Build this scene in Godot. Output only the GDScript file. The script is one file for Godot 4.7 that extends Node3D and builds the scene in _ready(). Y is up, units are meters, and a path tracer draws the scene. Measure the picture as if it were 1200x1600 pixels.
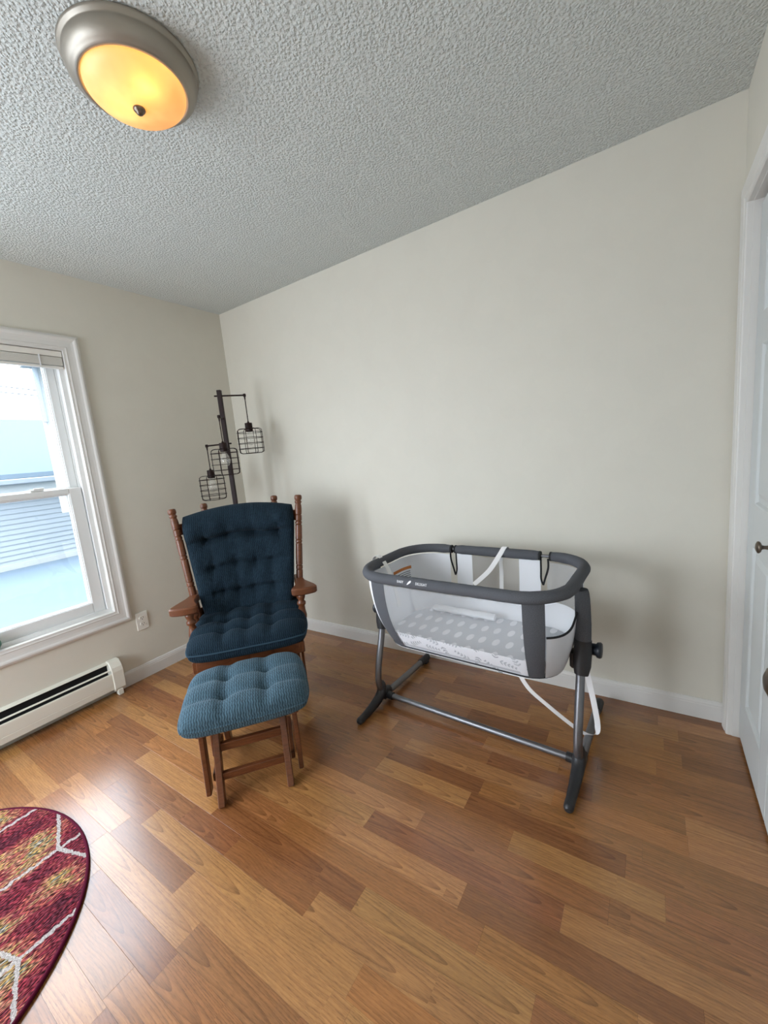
extends Node3D

const H := 2.44          # ceiling height
const W := 3.022         # room width, window wall to closet wall
const D := 3.45          # room depth
const WIN_Z0 := 1.06     # window opening on the left wall
const WIN_Z1 := 1.97
const WIN2_Z0 := 2.30     # its twin, past the left edge of the picture
const WIN2_Z1 := 3.21
const WIN3_X0 := 0.24     # window of the wall behind the viewer
const WIN3_X1 := 1.15
const WIN_Y0 := 0.478
const WIN_Y1 := 2.033

var M := {}
var rng := RandomNumberGenerator.new()

# ------------------------------------------------------------------ mesh builder
class MB:
	var v := PackedVector3Array()
	var n := PackedVector3Array()
	var uv := PackedVector2Array()
	var c := PackedColorArray()
	var idx := PackedInt32Array()

	func put(p: Vector3, nn: Vector3, t := Vector2.ZERO) -> int:
		v.append(p)
		n.append(nn)
		uv.append(t)
		return v.size() - 1

	func tri(a: int, b: int, d: int) -> void:
		idx.append(a)
		idx.append(b)
		idx.append(d)

	# flat quad, corners in order
	func quad(a: Vector3, b: Vector3, d: Vector3, e: Vector3, t := [Vector2(0, 0), Vector2(1, 0), Vector2(1, 1), Vector2(0, 1)]) -> void:
		var nn := (b - a).cross(d - a).normalized()
		var i := put(a, nn, t[0])
		put(b, nn, t[1])
		put(d, nn, t[2])
		put(e, nn, t[3])
		tri(i, i + 1, i + 2)
		tri(i, i + 2, i + 3)

	# box whose edges are chamfered by bev and shaded round
	func box(at: Vector3, size: Vector3, bev := 0.002, bs := Basis.IDENTITY) -> void:
		var h := size * 0.5
		var b: float = min(bev, min(h.x, min(h.y, h.z)) * 0.9)
		var id := {}
		for sx in [-1, 1]:
			for sy in [-1, 1]:
				for sz in [-1, 1]:
					var s := Vector3(sx, sy, sz)
					for ax in 3:
						var p := s * (h - Vector3(b, b, b))
						p[ax] = s[ax] * h[ax]
						var nn := Vector3.ZERO
						nn[ax] = s[ax]
						id[[sx, sy, sz, ax]] = put(at + bs * p, (bs * nn).normalized(), Vector2(p.x + p.z, p.y))
		for ax in 3:
			var u := (ax + 1) % 3
			var w := (ax + 2) % 3
			for s in [-1, 1]:
				var k := []
				for q in [[-1, -1], [1, -1], [1, 1], [-1, 1]]:
					var key := [0, 0, 0, ax]
					key[ax] = s
					key[u] = q[0]
					key[w] = q[1]
					k.append(id[key])
				tri(k[0], k[1], k[2])
				tri(k[0], k[2], k[3])
			for su in [-1, 1]:
				for sw in [-1, 1]:
					var q := []
					for e in [[-1, u], [1, u], [1, w], [-1, w]]:
						var key := [0, 0, 0, e[1]]
						key[ax] = e[0]
						key[u] = su
						key[w] = sw
						q.append(id[key])
					tri(q[0], q[1], q[2])
					tri(q[0], q[2], q[3])
		for sx in [-1, 1]:
			for sy in [-1, 1]:
				for sz in [-1, 1]:
					tri(id[[sx, sy, sz, 0]], id[[sx, sy, sz, 1]], id[[sx, sy, sz, 2]])

	# a bar from a to b with a rectangular section
	func bar(a: Vector3, b: Vector3, wx: float, wz: float, bev := 0.003, up := Vector3.RIGHT) -> void:
		var y := (b - a).normalized()
		var z := up.cross(y).normalized()
		var x := y.cross(z).normalized()
		box((a + b) * 0.5, Vector3(wx, a.distance_to(b), wz), bev, Basis(x, y, z))

	# rows of points; smooth normals
	func grid(pts: PackedVector3Array, nu: int, nv: int, wu := false, wv := false, uvs := PackedVector2Array(), flip := false) -> void:
		var o := v.size()
		for k in pts.size():
			put(pts[k], Vector3.ZERO, uvs[k] if uvs.size() else Vector2.ZERO)
		for j in (nv if wv else nv - 1):
			for i in (nu if wu else nu - 1):
				var a := o + j * nu + i
				var b := o + j * nu + (i + 1) % nu
				var d := o + ((j + 1) % nv) * nu + (i + 1) % nu
				var e := o + ((j + 1) % nv) * nu + i
				if flip:
					face(a, e, d)
					face(a, d, b)
				else:
					face(a, b, d)
					face(a, d, e)
		for k in range(o, v.size()):
			n[k] = n[k].normalized()

	func face(a: int, b: int, d: int) -> void:
		var nn := (v[b] - v[a]).cross(v[d] - v[a])
		n[a] += nn
		n[b] += nn
		n[d] += nn
		tri(a, b, d)

	# swept round tube, radius a number or one for each point
	func tube(path: PackedVector3Array, r, segs := 12, closed := false, caps := true, flat := 1.0, side := Vector3.ZERO) -> void:
		var m := path.size()
		var pts := PackedVector3Array()
		var prev := side
		for k in m:
			var t: Vector3
			if closed:
				t = (path[(k + 1) % m] - path[(k - 1 + m) % m]).normalized()
			else:
				t = (path[min(k + 1, m - 1)] - path[max(k - 1, 0)]).normalized()
			if prev == Vector3.ZERO:
				prev = t.cross(Vector3.UP if abs(t.y) < 0.9 else Vector3.RIGHT)
			prev = (prev - t * prev.dot(t)).normalized()
			var w := t.cross(prev)
			var rad: float = r[k] if r is Array or r is PackedFloat32Array else r
			for s in segs:
				var a := TAU * s / segs
				pts.append(path[k] + prev * cos(a) * rad + w * sin(a) * rad * flat)
		grid(pts, segs, m, true, closed)
		if caps and not closed:
			for e in [0, m - 1]:
				var t: Vector3 = (path[0] - path[1]).normalized() if e == 0 else (path[m - 1] - path[m - 2]).normalized()
				var o := put(path[e], t)
				for s in segs:
					put(pts[e * segs + s], t)
				for s in segs:
					tri(o, o + 1 + s, o + 1 + (s + 1) % segs)

	# profile of Vector2(radius, height) spun round y; creases where sharp
	func lathe(prof: Array, segs := 24, xf := Transform3D.IDENTITY) -> void:
		var pts := PackedVector3Array()
		for p in prof:
			for s in segs:
				var a := TAU * s / segs
				pts.append(xf * Vector3(p.x * cos(a), p.y, -p.x * sin(a)))
		grid(pts, segs, prof.size(), true, false)

	# flat polygon (x, y) pushed along z by depth
	func extrude(poly: PackedVector2Array, depth: float, xf := Transform3D.IDENTITY, bev := 0.0) -> void:
		var t := Geometry2D.triangulate_polygon(poly)
		var inner := poly
		if bev > 0.0:
			var area := 0.0
			var cnt := poly.size()
			for k in cnt:
				area += poly[k].cross(poly[(k + 1) % cnt])
			inner = PackedVector2Array()
			for k in cnt:
				var d0 := (poly[k] - poly[(k - 1 + cnt) % cnt]).normalized()
				var d1 := (poly[(k + 1) % cnt] - poly[k]).normalized()
				var n0 := Vector2(-d0.y, d0.x) * signf(area)
				var n1 := Vector2(-d1.y, d1.x) * signf(area)
				var mid := (n0 + n1).normalized()
				inner.append(poly[k] + mid * bev / max(0.5, mid.dot(n0)))
		for e in [0, 1]:
			var z = depth * e
			var nn := (xf.basis * Vector3(0, 0, -1 if e == 0 else 1)).normalized()
			var o := v.size()
			for p in inner:
				put(xf * Vector3(p.x, p.y, z), nn, p)
			for k in range(0, t.size(), 3):
				tri(o + t[k], o + t[k + 1], o + t[k + 2])
		var m := poly.size()
		for k in m:
			var a := poly[k]
			var b := poly[(k + 1) % m]
			var ia := inner[k]
			var ib := inner[(k + 1) % m]
			quad(xf * Vector3(a.x, a.y, bev), xf * Vector3(b.x, b.y, bev), xf * Vector3(b.x, b.y, depth - bev), xf * Vector3(a.x, a.y, depth - bev))
			if bev > 0.0 and inner != poly:
				quad(xf * Vector3(ia.x, ia.y, 0), xf * Vector3(ib.x, ib.y, 0), xf * Vector3(b.x, b.y, bev), xf * Vector3(a.x, a.y, bev))
				quad(xf * Vector3(a.x, a.y, depth - bev), xf * Vector3(b.x, b.y, depth - bev), xf * Vector3(ib.x, ib.y, depth), xf * Vector3(ia.x, ia.y, depth))

	# webbing: a flat band along a path, its width along wd
	func ribbon(path: PackedVector3Array, wd, width: float, thick := 0.0016) -> void:
		var m := path.size()
		var pts := PackedVector3Array()
		for k in m:
			var t := (path[min(k + 1, m - 1)] - path[max(k - 1, 0)]).normalized()
			var w: Vector3 = wd[k] if wd is Array else wd
			w = (w - t * w.dot(t)).normalized()
			var u := t.cross(w)
			for q in [[-1, -1], [1, -1], [1, 1], [-1, 1]]:
				pts.append(path[k] + w * q[0] * width * 0.5 + u * q[1] * thick * 0.5)
		grid(pts, 4, m, true, false)

	func mesh() -> ArrayMesh:
		var f := idx.duplicate()
		for k in range(0, f.size(), 3):
			var g := (v[f[k + 1]] - v[f[k]]).cross(v[f[k + 2]] - v[f[k]])
			if g.dot(n[f[k]] + n[f[k + 1]] + n[f[k + 2]]) > 0.0:   # front faces run clockwise
				var s := f[k + 1]
				f[k + 1] = f[k + 2]
				f[k + 2] = s
		var a := []
		a.resize(Mesh.ARRAY_MAX)
		a[Mesh.ARRAY_VERTEX] = v
		a[Mesh.ARRAY_NORMAL] = n
		a[Mesh.ARRAY_TEX_UV] = uv
		if c.size() == v.size():
			a[Mesh.ARRAY_COLOR] = c
		a[Mesh.ARRAY_INDEX] = f
		var out := ArrayMesh.new()
		out.add_surface_from_arrays(Mesh.PRIMITIVE_TRIANGLES, a)
		return out

# ------------------------------------------------------------------ node helpers
func obj(called: String, b, m: Material, parent: Node = self) -> MeshInstance3D:
	var o := MeshInstance3D.new()
	o.name = called
	o.mesh = b.mesh() if b is MB else b
	o.material_override = m
	o.cast_shadow = GeometryInstance3D.SHADOW_CASTING_SETTING_ON
	parent.add_child(o, true)
	return o

func thing(called: String, label: String, category: String, at := Vector3.ZERO, turn := 0.0, group := "") -> Node3D:
	var o := Node3D.new()
	o.name = called
	add_child(o, true)
	o.position = at
	o.rotation.y = turn
	return tag(o, label, category, group)

func tag(o, label: String, category := "", group := ""):
	o.set_meta("label", label)
	if category:
		o.set_meta("category", category)
	if group:
		o.set_meta("group", group)
	return o

func structure(called: String, b, m: Material, label := "", parent: Node = self) -> MeshInstance3D:
	var o := obj(called, b, m, parent)
	if parent == self:
		o.set_meta("kind", "structure")
		if label:
			o.set_meta("label", label)
			o.set_meta("category", called.split("_")[0])
	return o

func box1(at: Vector3, size: Vector3, bev := 0.002) -> MB:
	var b := MB.new()
	b.box(at, size, bev)
	return b

func V(a: Array) -> PackedVector3Array:
	var o := PackedVector3Array()
	for p in a:
		o.append(p)
	return o

# Catmull-Rom through the points
func curve(a: Array, per := 8) -> PackedVector3Array:
	var o := PackedVector3Array()
	for k in a.size() - 1:
		var p0: Vector3 = a[max(k - 1, 0)]
		var p1: Vector3 = a[k]
		var p2: Vector3 = a[k + 1]
		var p3: Vector3 = a[min(k + 2, a.size() - 1)]
		for s in per:
			o.append(p1.cubic_interpolate(p2, p0, p3, float(s) / per))
	o.append(a[a.size() - 1])
	return o

# ------------------------------------------------------------------ textures and materials
func noise(freq: float, sd: int, oct := 3, type := FastNoiseLite.TYPE_SIMPLEX_SMOOTH) -> FastNoiseLite:
	var f := FastNoiseLite.new()
	f.noise_type = type
	f.seed = sd
	f.frequency = freq
	f.fractal_octaves = oct
	return f

func noise_tex(size: int, freq: float, sd: int, lo: Color, hi: Color, oct := 4, type := FastNoiseLite.TYPE_SIMPLEX_SMOOTH) -> NoiseTexture2D:
	var t := NoiseTexture2D.new()
	t.width = size
	t.height = size
	t.seamless = true
	t.noise = noise(freq, sd, oct, type)
	var g := Gradient.new()
	g.set_color(0, lo)
	g.set_color(1, hi)
	t.color_ramp = g
	return t

func tex_from(w: int, h: int, data: PackedByteArray, fmt := Image.FORMAT_RGB8) -> ImageTexture:
	return ImageTexture.create_from_image(Image.create_from_data(w, h, false, fmt, data))

func rgb(r: float, g: float, b: float) -> Color:
	return Color(r / 255.0, g / 255.0, b / 255.0)

func mat(color: Color, rough := 0.6, metal := 0.0, spec := 0.5) -> StandardMaterial3D:
	var m := StandardMaterial3D.new()
	m.albedo_color = color
	m.roughness = rough
	m.metallic = metal
	m.metallic_specular = spec
	m.cull_mode = BaseMaterial3D.CULL_DISABLED
	return m

func tri_tex(m: StandardMaterial3D, t: Texture2D, scale, height: Texture2D = null, cm := 0.0, world := false) -> StandardMaterial3D:
	m.uv1_triplanar = true
	m.uv1_world_triplanar = world
	m.uv1_scale = scale if scale is Vector3 else Vector3(scale, scale, scale)
	if t:
		m.albedo_texture = t
	if height:
		m.heightmap_enabled = true
		m.heightmap_texture = height
		m.heightmap_scale = cm
	return m

# wood strips one above the other: straight and flat-sawn figure, in grey tones that the strips tint
func grain_atlas(w: int, h: int, rows: int, sd: int) -> ImageTexture:
	var data := PackedByteArray()
	data.resize(w * h * 3)
	var warp := noise(0.0014, sd, 2)
	var fib := noise(0.02, sd + 1, 3)
	var fine := noise(0.05, sd + 2, 2)
	var pore := noise(0.35, sd + 3, 1)
	var rh := h / rows
	var r2 := RandomNumberGenerator.new()
	r2.seed = sd
	for row in rows:
		var cathedral := row % 2 == 0
		var y0 := r2.randf_range(0.25, 0.75) * rh
		var k := r2.randf_range(0.010, 0.018)
		var slope := r2.randf_range(0.035, 0.06) * (1.0 if r2.randf() < 0.5 else -1.0)
		var fr := r2.randf_range(0.030, 0.042)
		var amp := r2.randf_range(22.0, 40.0)
		for yy in rh:
			var y: int = row * rh + yy
			var dy := yy - y0
			for x in w:
				var wp := warp.get_noise_2d(x, y * 1.1)
				var ring: float
				if cathedral:
					ring = (dy * dy * k + x * slope + wp * amp * 0.32) * fr * 2.0
				else:
					ring = (dy * 2.0 + wp * amp * 1.6) * fr * 1.15
				var f: float = ring - floor(ring)
				var line: float = f * f * f * f
				var s := fib.get_noise_2d(x * 0.12, y * 2.4)
				var p := pore.get_noise_2d(x * 0.06, y * 1.3)
				var g := 0.86 + 0.09 * s + 0.05 * fine.get_noise_2d(x * 0.2, y * 3.0) - (0.17 if cathedral else 0.10) * line
				if p > 0.35:
					g -= (p - 0.35) * 0.28
				var o := (y * w + x) * 3
				data[o] = int(clampf(g * 255.0, 0.0, 255.0))
				data[o + 1] = int(clampf((g - 0.022 * line - 0.012 * s * 0.0) * 252.0, 0.0, 255.0))
				data[o + 2] = int(clampf((g - 0.04 * line) * 248.0, 0.0, 255.0))
	return tex_from(w, h, data)

# short wavy wales of the upholstery, as a height and a slight tone
func wale_tex(size: int, count: int) -> ImageTexture:
	var data := PackedByteArray()
	data.resize(size * size * 3)
	var nz := noise(0.03, 5, 3)
	for y in size:
		for x in size:
			var u := float(x) / size
			var t := float(y) / size
			var zig: float = abs(fposmod(t * count * 0.5, 1.0) - 0.5) * 2.0
			var ph := u * count + zig * 0.35
			var s := 0.5 + 0.5 * sin(TAU * ph)
			var g := 0.60 + 0.34 * s + 0.14 * nz.get_noise_2d(x, y)
			var o := (y * size + x) * 3
			for k in 3:
				data[o + k] = int(clampf(g * 255.0, 0, 255))
	return tex_from(size, size, data)

# printed cloth: leaf sprigs (0) or rounded dots (1)
func print_tex(w: int, h: int, kind: int, base: Color, ink: Color) -> ImageTexture:
	var im := Image.create(w, h, false, Image.FORMAT_RGB8)
	im.fill(base)
	var r := RandomNumberGenerator.new()
	r.seed = 77 + kind
	if kind == 0:
		for sy in 5:
			for sx in 9:
				var at := Vector2((sx + 0.5 * (sy % 2) + r.randf_range(0.1, 0.6)) * w / 9.0, (sy + r.randf_range(0.2, 0.8)) * h / 5.0)
				var dir := Vector2.RIGHT.rotated(r.randf() * TAU)
				var tone := ink.lerp(base, r.randf_range(0.0, 0.35))
				var ln := w / 11.0
				for q in 5:
					var p := at + dir * ln * (q / 4.0 - 0.5)
					for side in [-1, 1]:
						var ld := dir.rotated(side * 0.85)
						leaf(im, p, ld, ln * 0.30 * (1.0 - 0.5 * q / 4.0), ln * 0.05, tone)
				leaf(im, at, dir, ln * 0.55, ln * 0.012, tone)
				leaf(im, at, -dir, ln * 0.55, ln * 0.012, tone)
	else:
		for sy in 4:
			for sx in 14:
				var at := Vector2((sx + 0.5 * (sy % 2) + 0.25) * w / 14.0, (sy + 0.5) * h / 4.0)
				leaf(im, at - Vector2(0, h / 14.0).rotated(r.randf_range(-0.3, 0.3)), Vector2(0, 1), h / 7.0, h / 15.0, ink)
	return ImageTexture.create_from_image(im)

func leaf(im: Image, at: Vector2, d: Vector2, ln: float, half: float, c: Color) -> void:
	var e := at + d * ln
	var x0 := int(min(at.x, e.x) - half) - 1
	var x1 := int(max(at.x, e.x) + half) + 1
	var y0 := int(min(at.y, e.y) - half) - 1
	var y1 := int(max(at.y, e.y) + half) + 1
	for y in range(y0, y1 + 1):
		for x in range(x0, x1 + 1):
			var q := Vector2(x, y) - at
			var t := q.dot(d) / ln
			if t < 0.0 or t > 1.0:
				continue
			if abs(q.dot(d.orthogonal())) < half * sqrt(4.0 * t * (1.0 - t)) + 0.3:
				im.set_pixel(posmod(x, im.get_width()), clampi(y, 0, im.get_height() - 1), c)

# woven rug: streaks across, white broken lines in stretched hexagons
func rug_tex(size: int, r: float, cx: float, cz: float) -> ImageTexture:
	var data := PackedByteArray()
	data.resize(size * size * 3)
	var band := noise(1.0, 31, 2)
	var streak := noise(1.0, 32, 2)
	var grain := noise(1.0, 33, 1)
	var ramp := Gradient.new()
	ramp.offsets = PackedFloat32Array([0.0, 0.2, 0.36, 0.5, 0.62, 0.76, 0.9, 1.0])
	ramp.colors = PackedColorArray([rgb(72, 36, 44), rgb(112, 42, 50), rgb(94, 46, 54), rgb(138, 70, 60), rgb(132, 98, 84), rgb(146, 120, 66), rgb(92, 94, 92), rgb(160, 150, 138)])
	var lines := []
	for i in range(-4, 4):
		for j in range(-3, 5):
			var a := Vector2(0.975 + i * 0.305, (1.662 if posmod(i, 2) == 1 else 1.763) + j * 0.295)
			var e := Vector2(a.x + 0.305, (1.763 if posmod(i, 2) == 1 else 1.662) + j * 0.295)
			lines.append([a, a + Vector2(0, 0.295)])
			lines.append([a, e])
	for y in size:
		var z := cz + (float(y) / size * 2.0 - 1.0) * r
		for x in size:
			var wx := cx + (float(x) / size * 2.0 - 1.0) * r
			var b := band.get_noise_2d(wx * 4.8, z * 2.6)
			var s := streak.get_noise_2d(wx * 70.0, z * 14.0)
			var g := grain.get_noise_2d(wx * 210.0, z * 65.0)
			var col := ramp.sample(clampf(0.36 + b * 0.70 + s * 0.36, 0.0, 1.0))
			col = col * (0.96 + 0.75 * g)
			var o := (y * size + x) * 3
			data[o] = int(clampf(col.r * 255, 0, 255))
			data[o + 1] = int(clampf(col.g * 255, 0, 255))
			data[o + 2] = int(clampf(col.b * 255, 0, 255))
	for l in lines:
		var a: Vector2 = l[0]
		var e: Vector2 = l[1]
		var steps := int(a.distance_to(e) / (2.0 * r) * size * 1.6)
		for k in steps:
			var p := a.lerp(e, float(k) / steps)
			p.x += 0.006 * grain.get_noise_2d(p.x * 30.0, p.y * 55.0)
			var half := 4.2 + 3.0 * streak.get_noise_2d(p.x * 90.0, p.y * 90.0)
			var u := int((p.x - cx + r) / (2.0 * r) * size)
			var t := int((p.y - cz + r) / (2.0 * r) * size)
			for dx in range(-6, 7):
				for dy in range(-6, 7):
					var xx := u + dx
					var yy := t + dy
					if xx < 0 or xx >= size or yy < 0 or yy >= size or dx * dx + dy * dy > half * half:
						continue
					var tone := 0.78 + 0.3 * grain.get_noise_2d(xx * 0.6, yy * 0.2)
					var o := (yy * size + xx) * 3
					data[o] = int(clampf(205 * tone, 0, 255))
					data[o + 1] = int(clampf(196 * tone, 0, 255))
					data[o + 2] = int(clampf(190 * tone, 0, 255))
	return tex_from(size, size, data)

func make_materials() -> void:
	var grey := noise_tex(256, 0.02, 3, Color(0.985, 0.985, 0.985), Color(1, 1, 1))
	var orange_peel := noise_tex(512, 0.05, 4, Color(0.4, 0.4, 0.4), Color(0.6, 0.6, 0.6), 3)
	M.wall = tri_tex(mat(rgb(214, 209, 195), 0.62), grey, 0.7, orange_peel, 0.05, true)
	# sprayed popcorn texture: blobs of two sizes
	var pop := NoiseTexture2D.new()
	pop.width = 1024
	pop.height = 1024
	pop.seamless = true
	var pn := noise(0.05, 9, 2, FastNoiseLite.TYPE_CELLULAR)
	pn.cellular_return_type = FastNoiseLite.RETURN_DISTANCE
	pn.cellular_jitter = 1.0
	pn.fractal_gain = 0.45
	pn.domain_warp_enabled = true
	pn.domain_warp_amplitude = 9.0
	pn.domain_warp_frequency = 0.04
	pop.noise = pn
	var pg := Gradient.new()
	pg.offsets = PackedFloat32Array([0.0, 0.18, 0.42, 0.7, 1.0])
	pg.colors = PackedColorArray([Color(1, 1, 1), Color(0.85, 0.85, 0.85), Color(0.38, 0.38, 0.38), Color(0.1, 0.1, 0.1), Color(0, 0, 0)])
	pop.color_ramp = pg
	M.ceiling = tri_tex(mat(rgb(206, 209, 204), 0.9, 0.0, 0.2), null, 1.8, pop, 0.42, true)
	M.trim = mat(rgb(217, 214, 208), 0.38)
	M.vinyl = mat(rgb(224, 224, 221), 0.32)
	M.door = mat(rgb(200, 203, 201), 0.42)
	M.heater = mat(rgb(224, 220, 206), 0.45)
	M.slot_shade = mat(rgb(24, 24, 25), 0.8)  # near-black standing in for the shade inside the heater
	M.plate = mat(rgb(232, 228, 218), 0.35)
	M.slot = mat(rgb(38, 34, 30), 0.6)
	M.bronze = mat(rgb(112, 100, 88), 0.32, 0.9)
	M.nickel = mat(rgb(158, 150, 138), 0.45, 0.7)
	M.blind = mat(rgb(226, 222, 212), 0.5)
	# floor
	var atlas := grain_atlas(2048, 1024, 8, 11)
	M.plank = mat(Color.WHITE, 0.25, 0.0, 0.70)
	M.plank.albedo_texture = atlas
	M.plank.vertex_color_use_as_albedo = true
	M.subfloor = mat(rgb(92, 62, 40), 0.8)
	# chair wood
	M.wood = tri_tex(mat(rgb(124, 72, 40), 0.36), atlas, Vector3(1.6, 1.2, 1.6))
	# upholstery
	var wale := wale_tex(256, 12)
	M.blue = tri_tex(mat(rgb(86, 112, 126), 0.95, 0.0, 0.2), wale, 8.5, wale, 0.14)
	M.blue.rim_enabled = true
	M.blue.rim = 0.55
	M.blue.rim_tint = 0.6
	M.shaded_blue = tri_tex(mat(rgb(42, 58, 70), 0.95, 0.0, 0.15), wale, 8.5, wale, 0.12)  # same waled cloth as the ottoman, the shade on the chair put into its colour
	M.shaded_blue.rim_enabled = true
	M.shaded_blue.rim = 0.3
	M.shaded_blue.rim_tint = 0.7
	M.pipe = mat(rgb(50, 69, 82), 0.9, 0.0, 0.2)
	# crib
	var heather := noise_tex(256, 0.18, 8, Color(0.72, 0.72, 0.73), Color(1, 1, 1), 3)
	M.grey_cloth = tri_tex(mat(rgb(106, 107, 111), 0.95, 0.0, 0.2), heather, 6.0, heather, 0.04)
	M.black_cloth = mat(rgb(26, 26, 28), 0.8)
	M.mesh_white = mat(Color(0.93, 0.94, 0.96, 0.25), 0.9, 0.0, 0.1)
	M.mesh_white.transparency = BaseMaterial3D.TRANSPARENCY_ALPHA
	M.mesh_clear = mat(Color(0.86, 0.86, 0.87, 0.2), 0.9, 0.0, 0.1)
	M.mesh_clear.transparency = BaseMaterial3D.TRANSPARENCY_ALPHA
	M.pocket = mat(Color(0.84, 0.84, 0.85, 0.86), 0.9, 0.0, 0.1)
	M.pocket.transparency = BaseMaterial3D.TRANSPARENCY_ALPHA
	M.white_cloth = mat(rgb(236, 236, 238), 0.9, 0.0, 0.2)
	M.sheet = mat(Color.WHITE, 0.9, 0.0, 0.2)
	M.sheet.albedo_texture = print_tex(1024, 512, 0, rgb(238, 239, 242), rgb(148, 154, 158))
	M.dots = mat(Color.WHITE, 0.9, 0.0, 0.2)
	M.dots.albedo_texture = print_tex(1024, 256, 1, rgb(186, 189, 194), rgb(234, 235, 238))
	M.webbing = mat(rgb(236, 234, 232), 0.8)
	M.steel = mat(rgb(122, 122, 125), 0.36, 0.85)
	M.black_plastic = mat(rgb(34, 34, 36), 0.45)
	M.knob_plastic = mat(rgb(22, 30, 40), 0.4)
	M.lettering = mat(rgb(236, 236, 238), 0.6)
	M.orange = mat(rgb(196, 120, 60), 0.7)
	M.print_grey = mat(rgb(120, 122, 126), 0.8)
	# floor lamp
	M.lamp_metal = mat(rgb(40, 27, 25), 0.5, 0.1, 0.3)
	M.copper = mat(rgb(96, 62, 48), 0.4, 0.7)
	M.bulb_glass = mat(Color(0.95, 0.93, 0.88, 0.16), 0.06)
	M.bulb_glass.transparency = BaseMaterial3D.TRANSPARENCY_ALPHA
	# ceiling lamp glass: amber alabaster that lets the bulbs through
	M.amber = mat(rgb(255, 222, 172), 0.42)
	M.amber.albedo_texture = noise_tex(256, 0.012, 21, Color(0.86, 0.84, 0.80), Color(1, 1, 1), 3)
	M.amber.uv1_triplanar = true
	M.amber.uv1_scale = Vector3(3, 3, 3)
	M.amber.backlight_enabled = true
	M.amber.backlight = Color(0.85, 0.80, 0.70)
	M.amber.emission_enabled = true
	M.amber.emission = rgb(255, 172, 82)
	M.amber.emission_energy_multiplier = 0.36
	M.bulb = mat(rgb(255, 240, 214), 0.5)
	M.bulb.emission_enabled = true
	M.bulb.emission = rgb(255, 214, 150)
	M.bulb.emission_energy_multiplier = 2.3
	# rug
	M.rug = mat(Color.WHITE, 1.0, 0.0, 0.1)
	M.rug.albedo_texture = rug_tex(1024, 0.61, 0.905, 2.297)
	M.rug.texture_repeat = false
	M.rug_edge = tri_tex(mat(rgb(92, 26, 48), 0.9, 0.0, 0.2), heather, 10.0, heather, 0.1)
	M.green = mat(rgb(62, 112, 86), 0.3)
	# outdoors
	M.siding = mat(rgb(124, 132, 138), 0.7)
	M.snow = mat(rgb(82, 96, 108), 0.9, 0.0, 0.2)
	M.fascia = mat(rgb(140, 144, 144), 0.6)
	M.gutter = mat(rgb(120, 128, 134), 0.5)
	M.wire = mat(rgb(60, 64, 70), 0.6)
	M.outer_wall = mat(rgb(170, 168, 162), 0.8)
	M.pane = mat(Color(0.86, 0.95, 0.95, 0.05), 0.02)
	M.pane.transparency = BaseMaterial3D.TRANSPARENCY_ALPHA

# ------------------------------------------------------------------ the place
func _ready() -> void:
	rng.seed = 4
	set_camera_and_light()
	make_materials()
	build_room()
	build_floor()
	build_window()
	build_closet_door()
	build_heater()
	build_outlet()
	build_ceiling_lamp()
	build_rug()
	build_glider()
	build_ottoman()
	build_bassinet()
	build_floor_lamp()
	build_outdoors()

func set_camera_and_light() -> void:
	var cam := Camera3D.new()
	cam.name = "camera"
	add_child(cam)
	cam.position = Vector3(2.7428, 1.3137, 2.1127)
	cam.rotation = Vector3(-0.151015, 0.588878, -0.092757)
	cam.keep_aspect = Camera3D.KEEP_HEIGHT
	cam.fov = 103.309
	cam.near = 0.02
	cam.far = 200.0
	cam.current = true
	var sky := ProceduralSkyMaterial.new()          # bright overcast winter sky
	sky.sky_top_color = rgb(235, 243, 255)          # three times brighter overhead than at the horizon, as under even cloud
	sky.sky_horizon_color = rgb(140, 152, 161)
	sky.ground_bottom_color = rgb(104, 112, 120)
	sky.ground_horizon_color = rgb(116, 126, 134)
	sky.sky_curve = 0.6
	sky.sky_energy_multiplier = 1.0
	sky.ground_energy_multiplier = 1.0
	sky.use_debanding = false
	var s := Sky.new()
	s.sky_material = sky
	var e := Environment.new()
	e.background_mode = Environment.BG_SKY
	e.sky = s
	e.background_energy_multiplier = 14.5
	e.tonemap_mode = Environment.TONE_MAPPER_LINEAR
	e.tonemap_exposure = 1.1
	e.sdfgi_enabled = true
	e.ssao_enabled = true
	e.ssil_enabled = true
	var we := WorldEnvironment.new()
	we.name = "environment"
	we.environment = e
	add_child(we)

	# daylight of the two windows that stand outside the picture: (place, turn, energy)
	for q in [[Vector3(-0.03, 1.256, (WIN2_Z0 + WIN2_Z1) / 2), -PI / 2, 3.1], [Vector3((WIN3_X0 + WIN3_X1) / 2, 1.256, D + 0.03), 0.0, 4.1]]:
		var al := AreaLight3D.new()
		al.name = "window_daylight"
		al.area_size = Vector2(0.80, 1.40)
		al.area_normalize_energy = true
		al.light_color = rgb(232, 242, 255)
		al.light_energy = q[2]
		al.shadow_enabled = true
		al.area_range = 12.0
		add_child(al, true)
		al.position = q[0]
		al.rotation.y = q[1]

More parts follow.
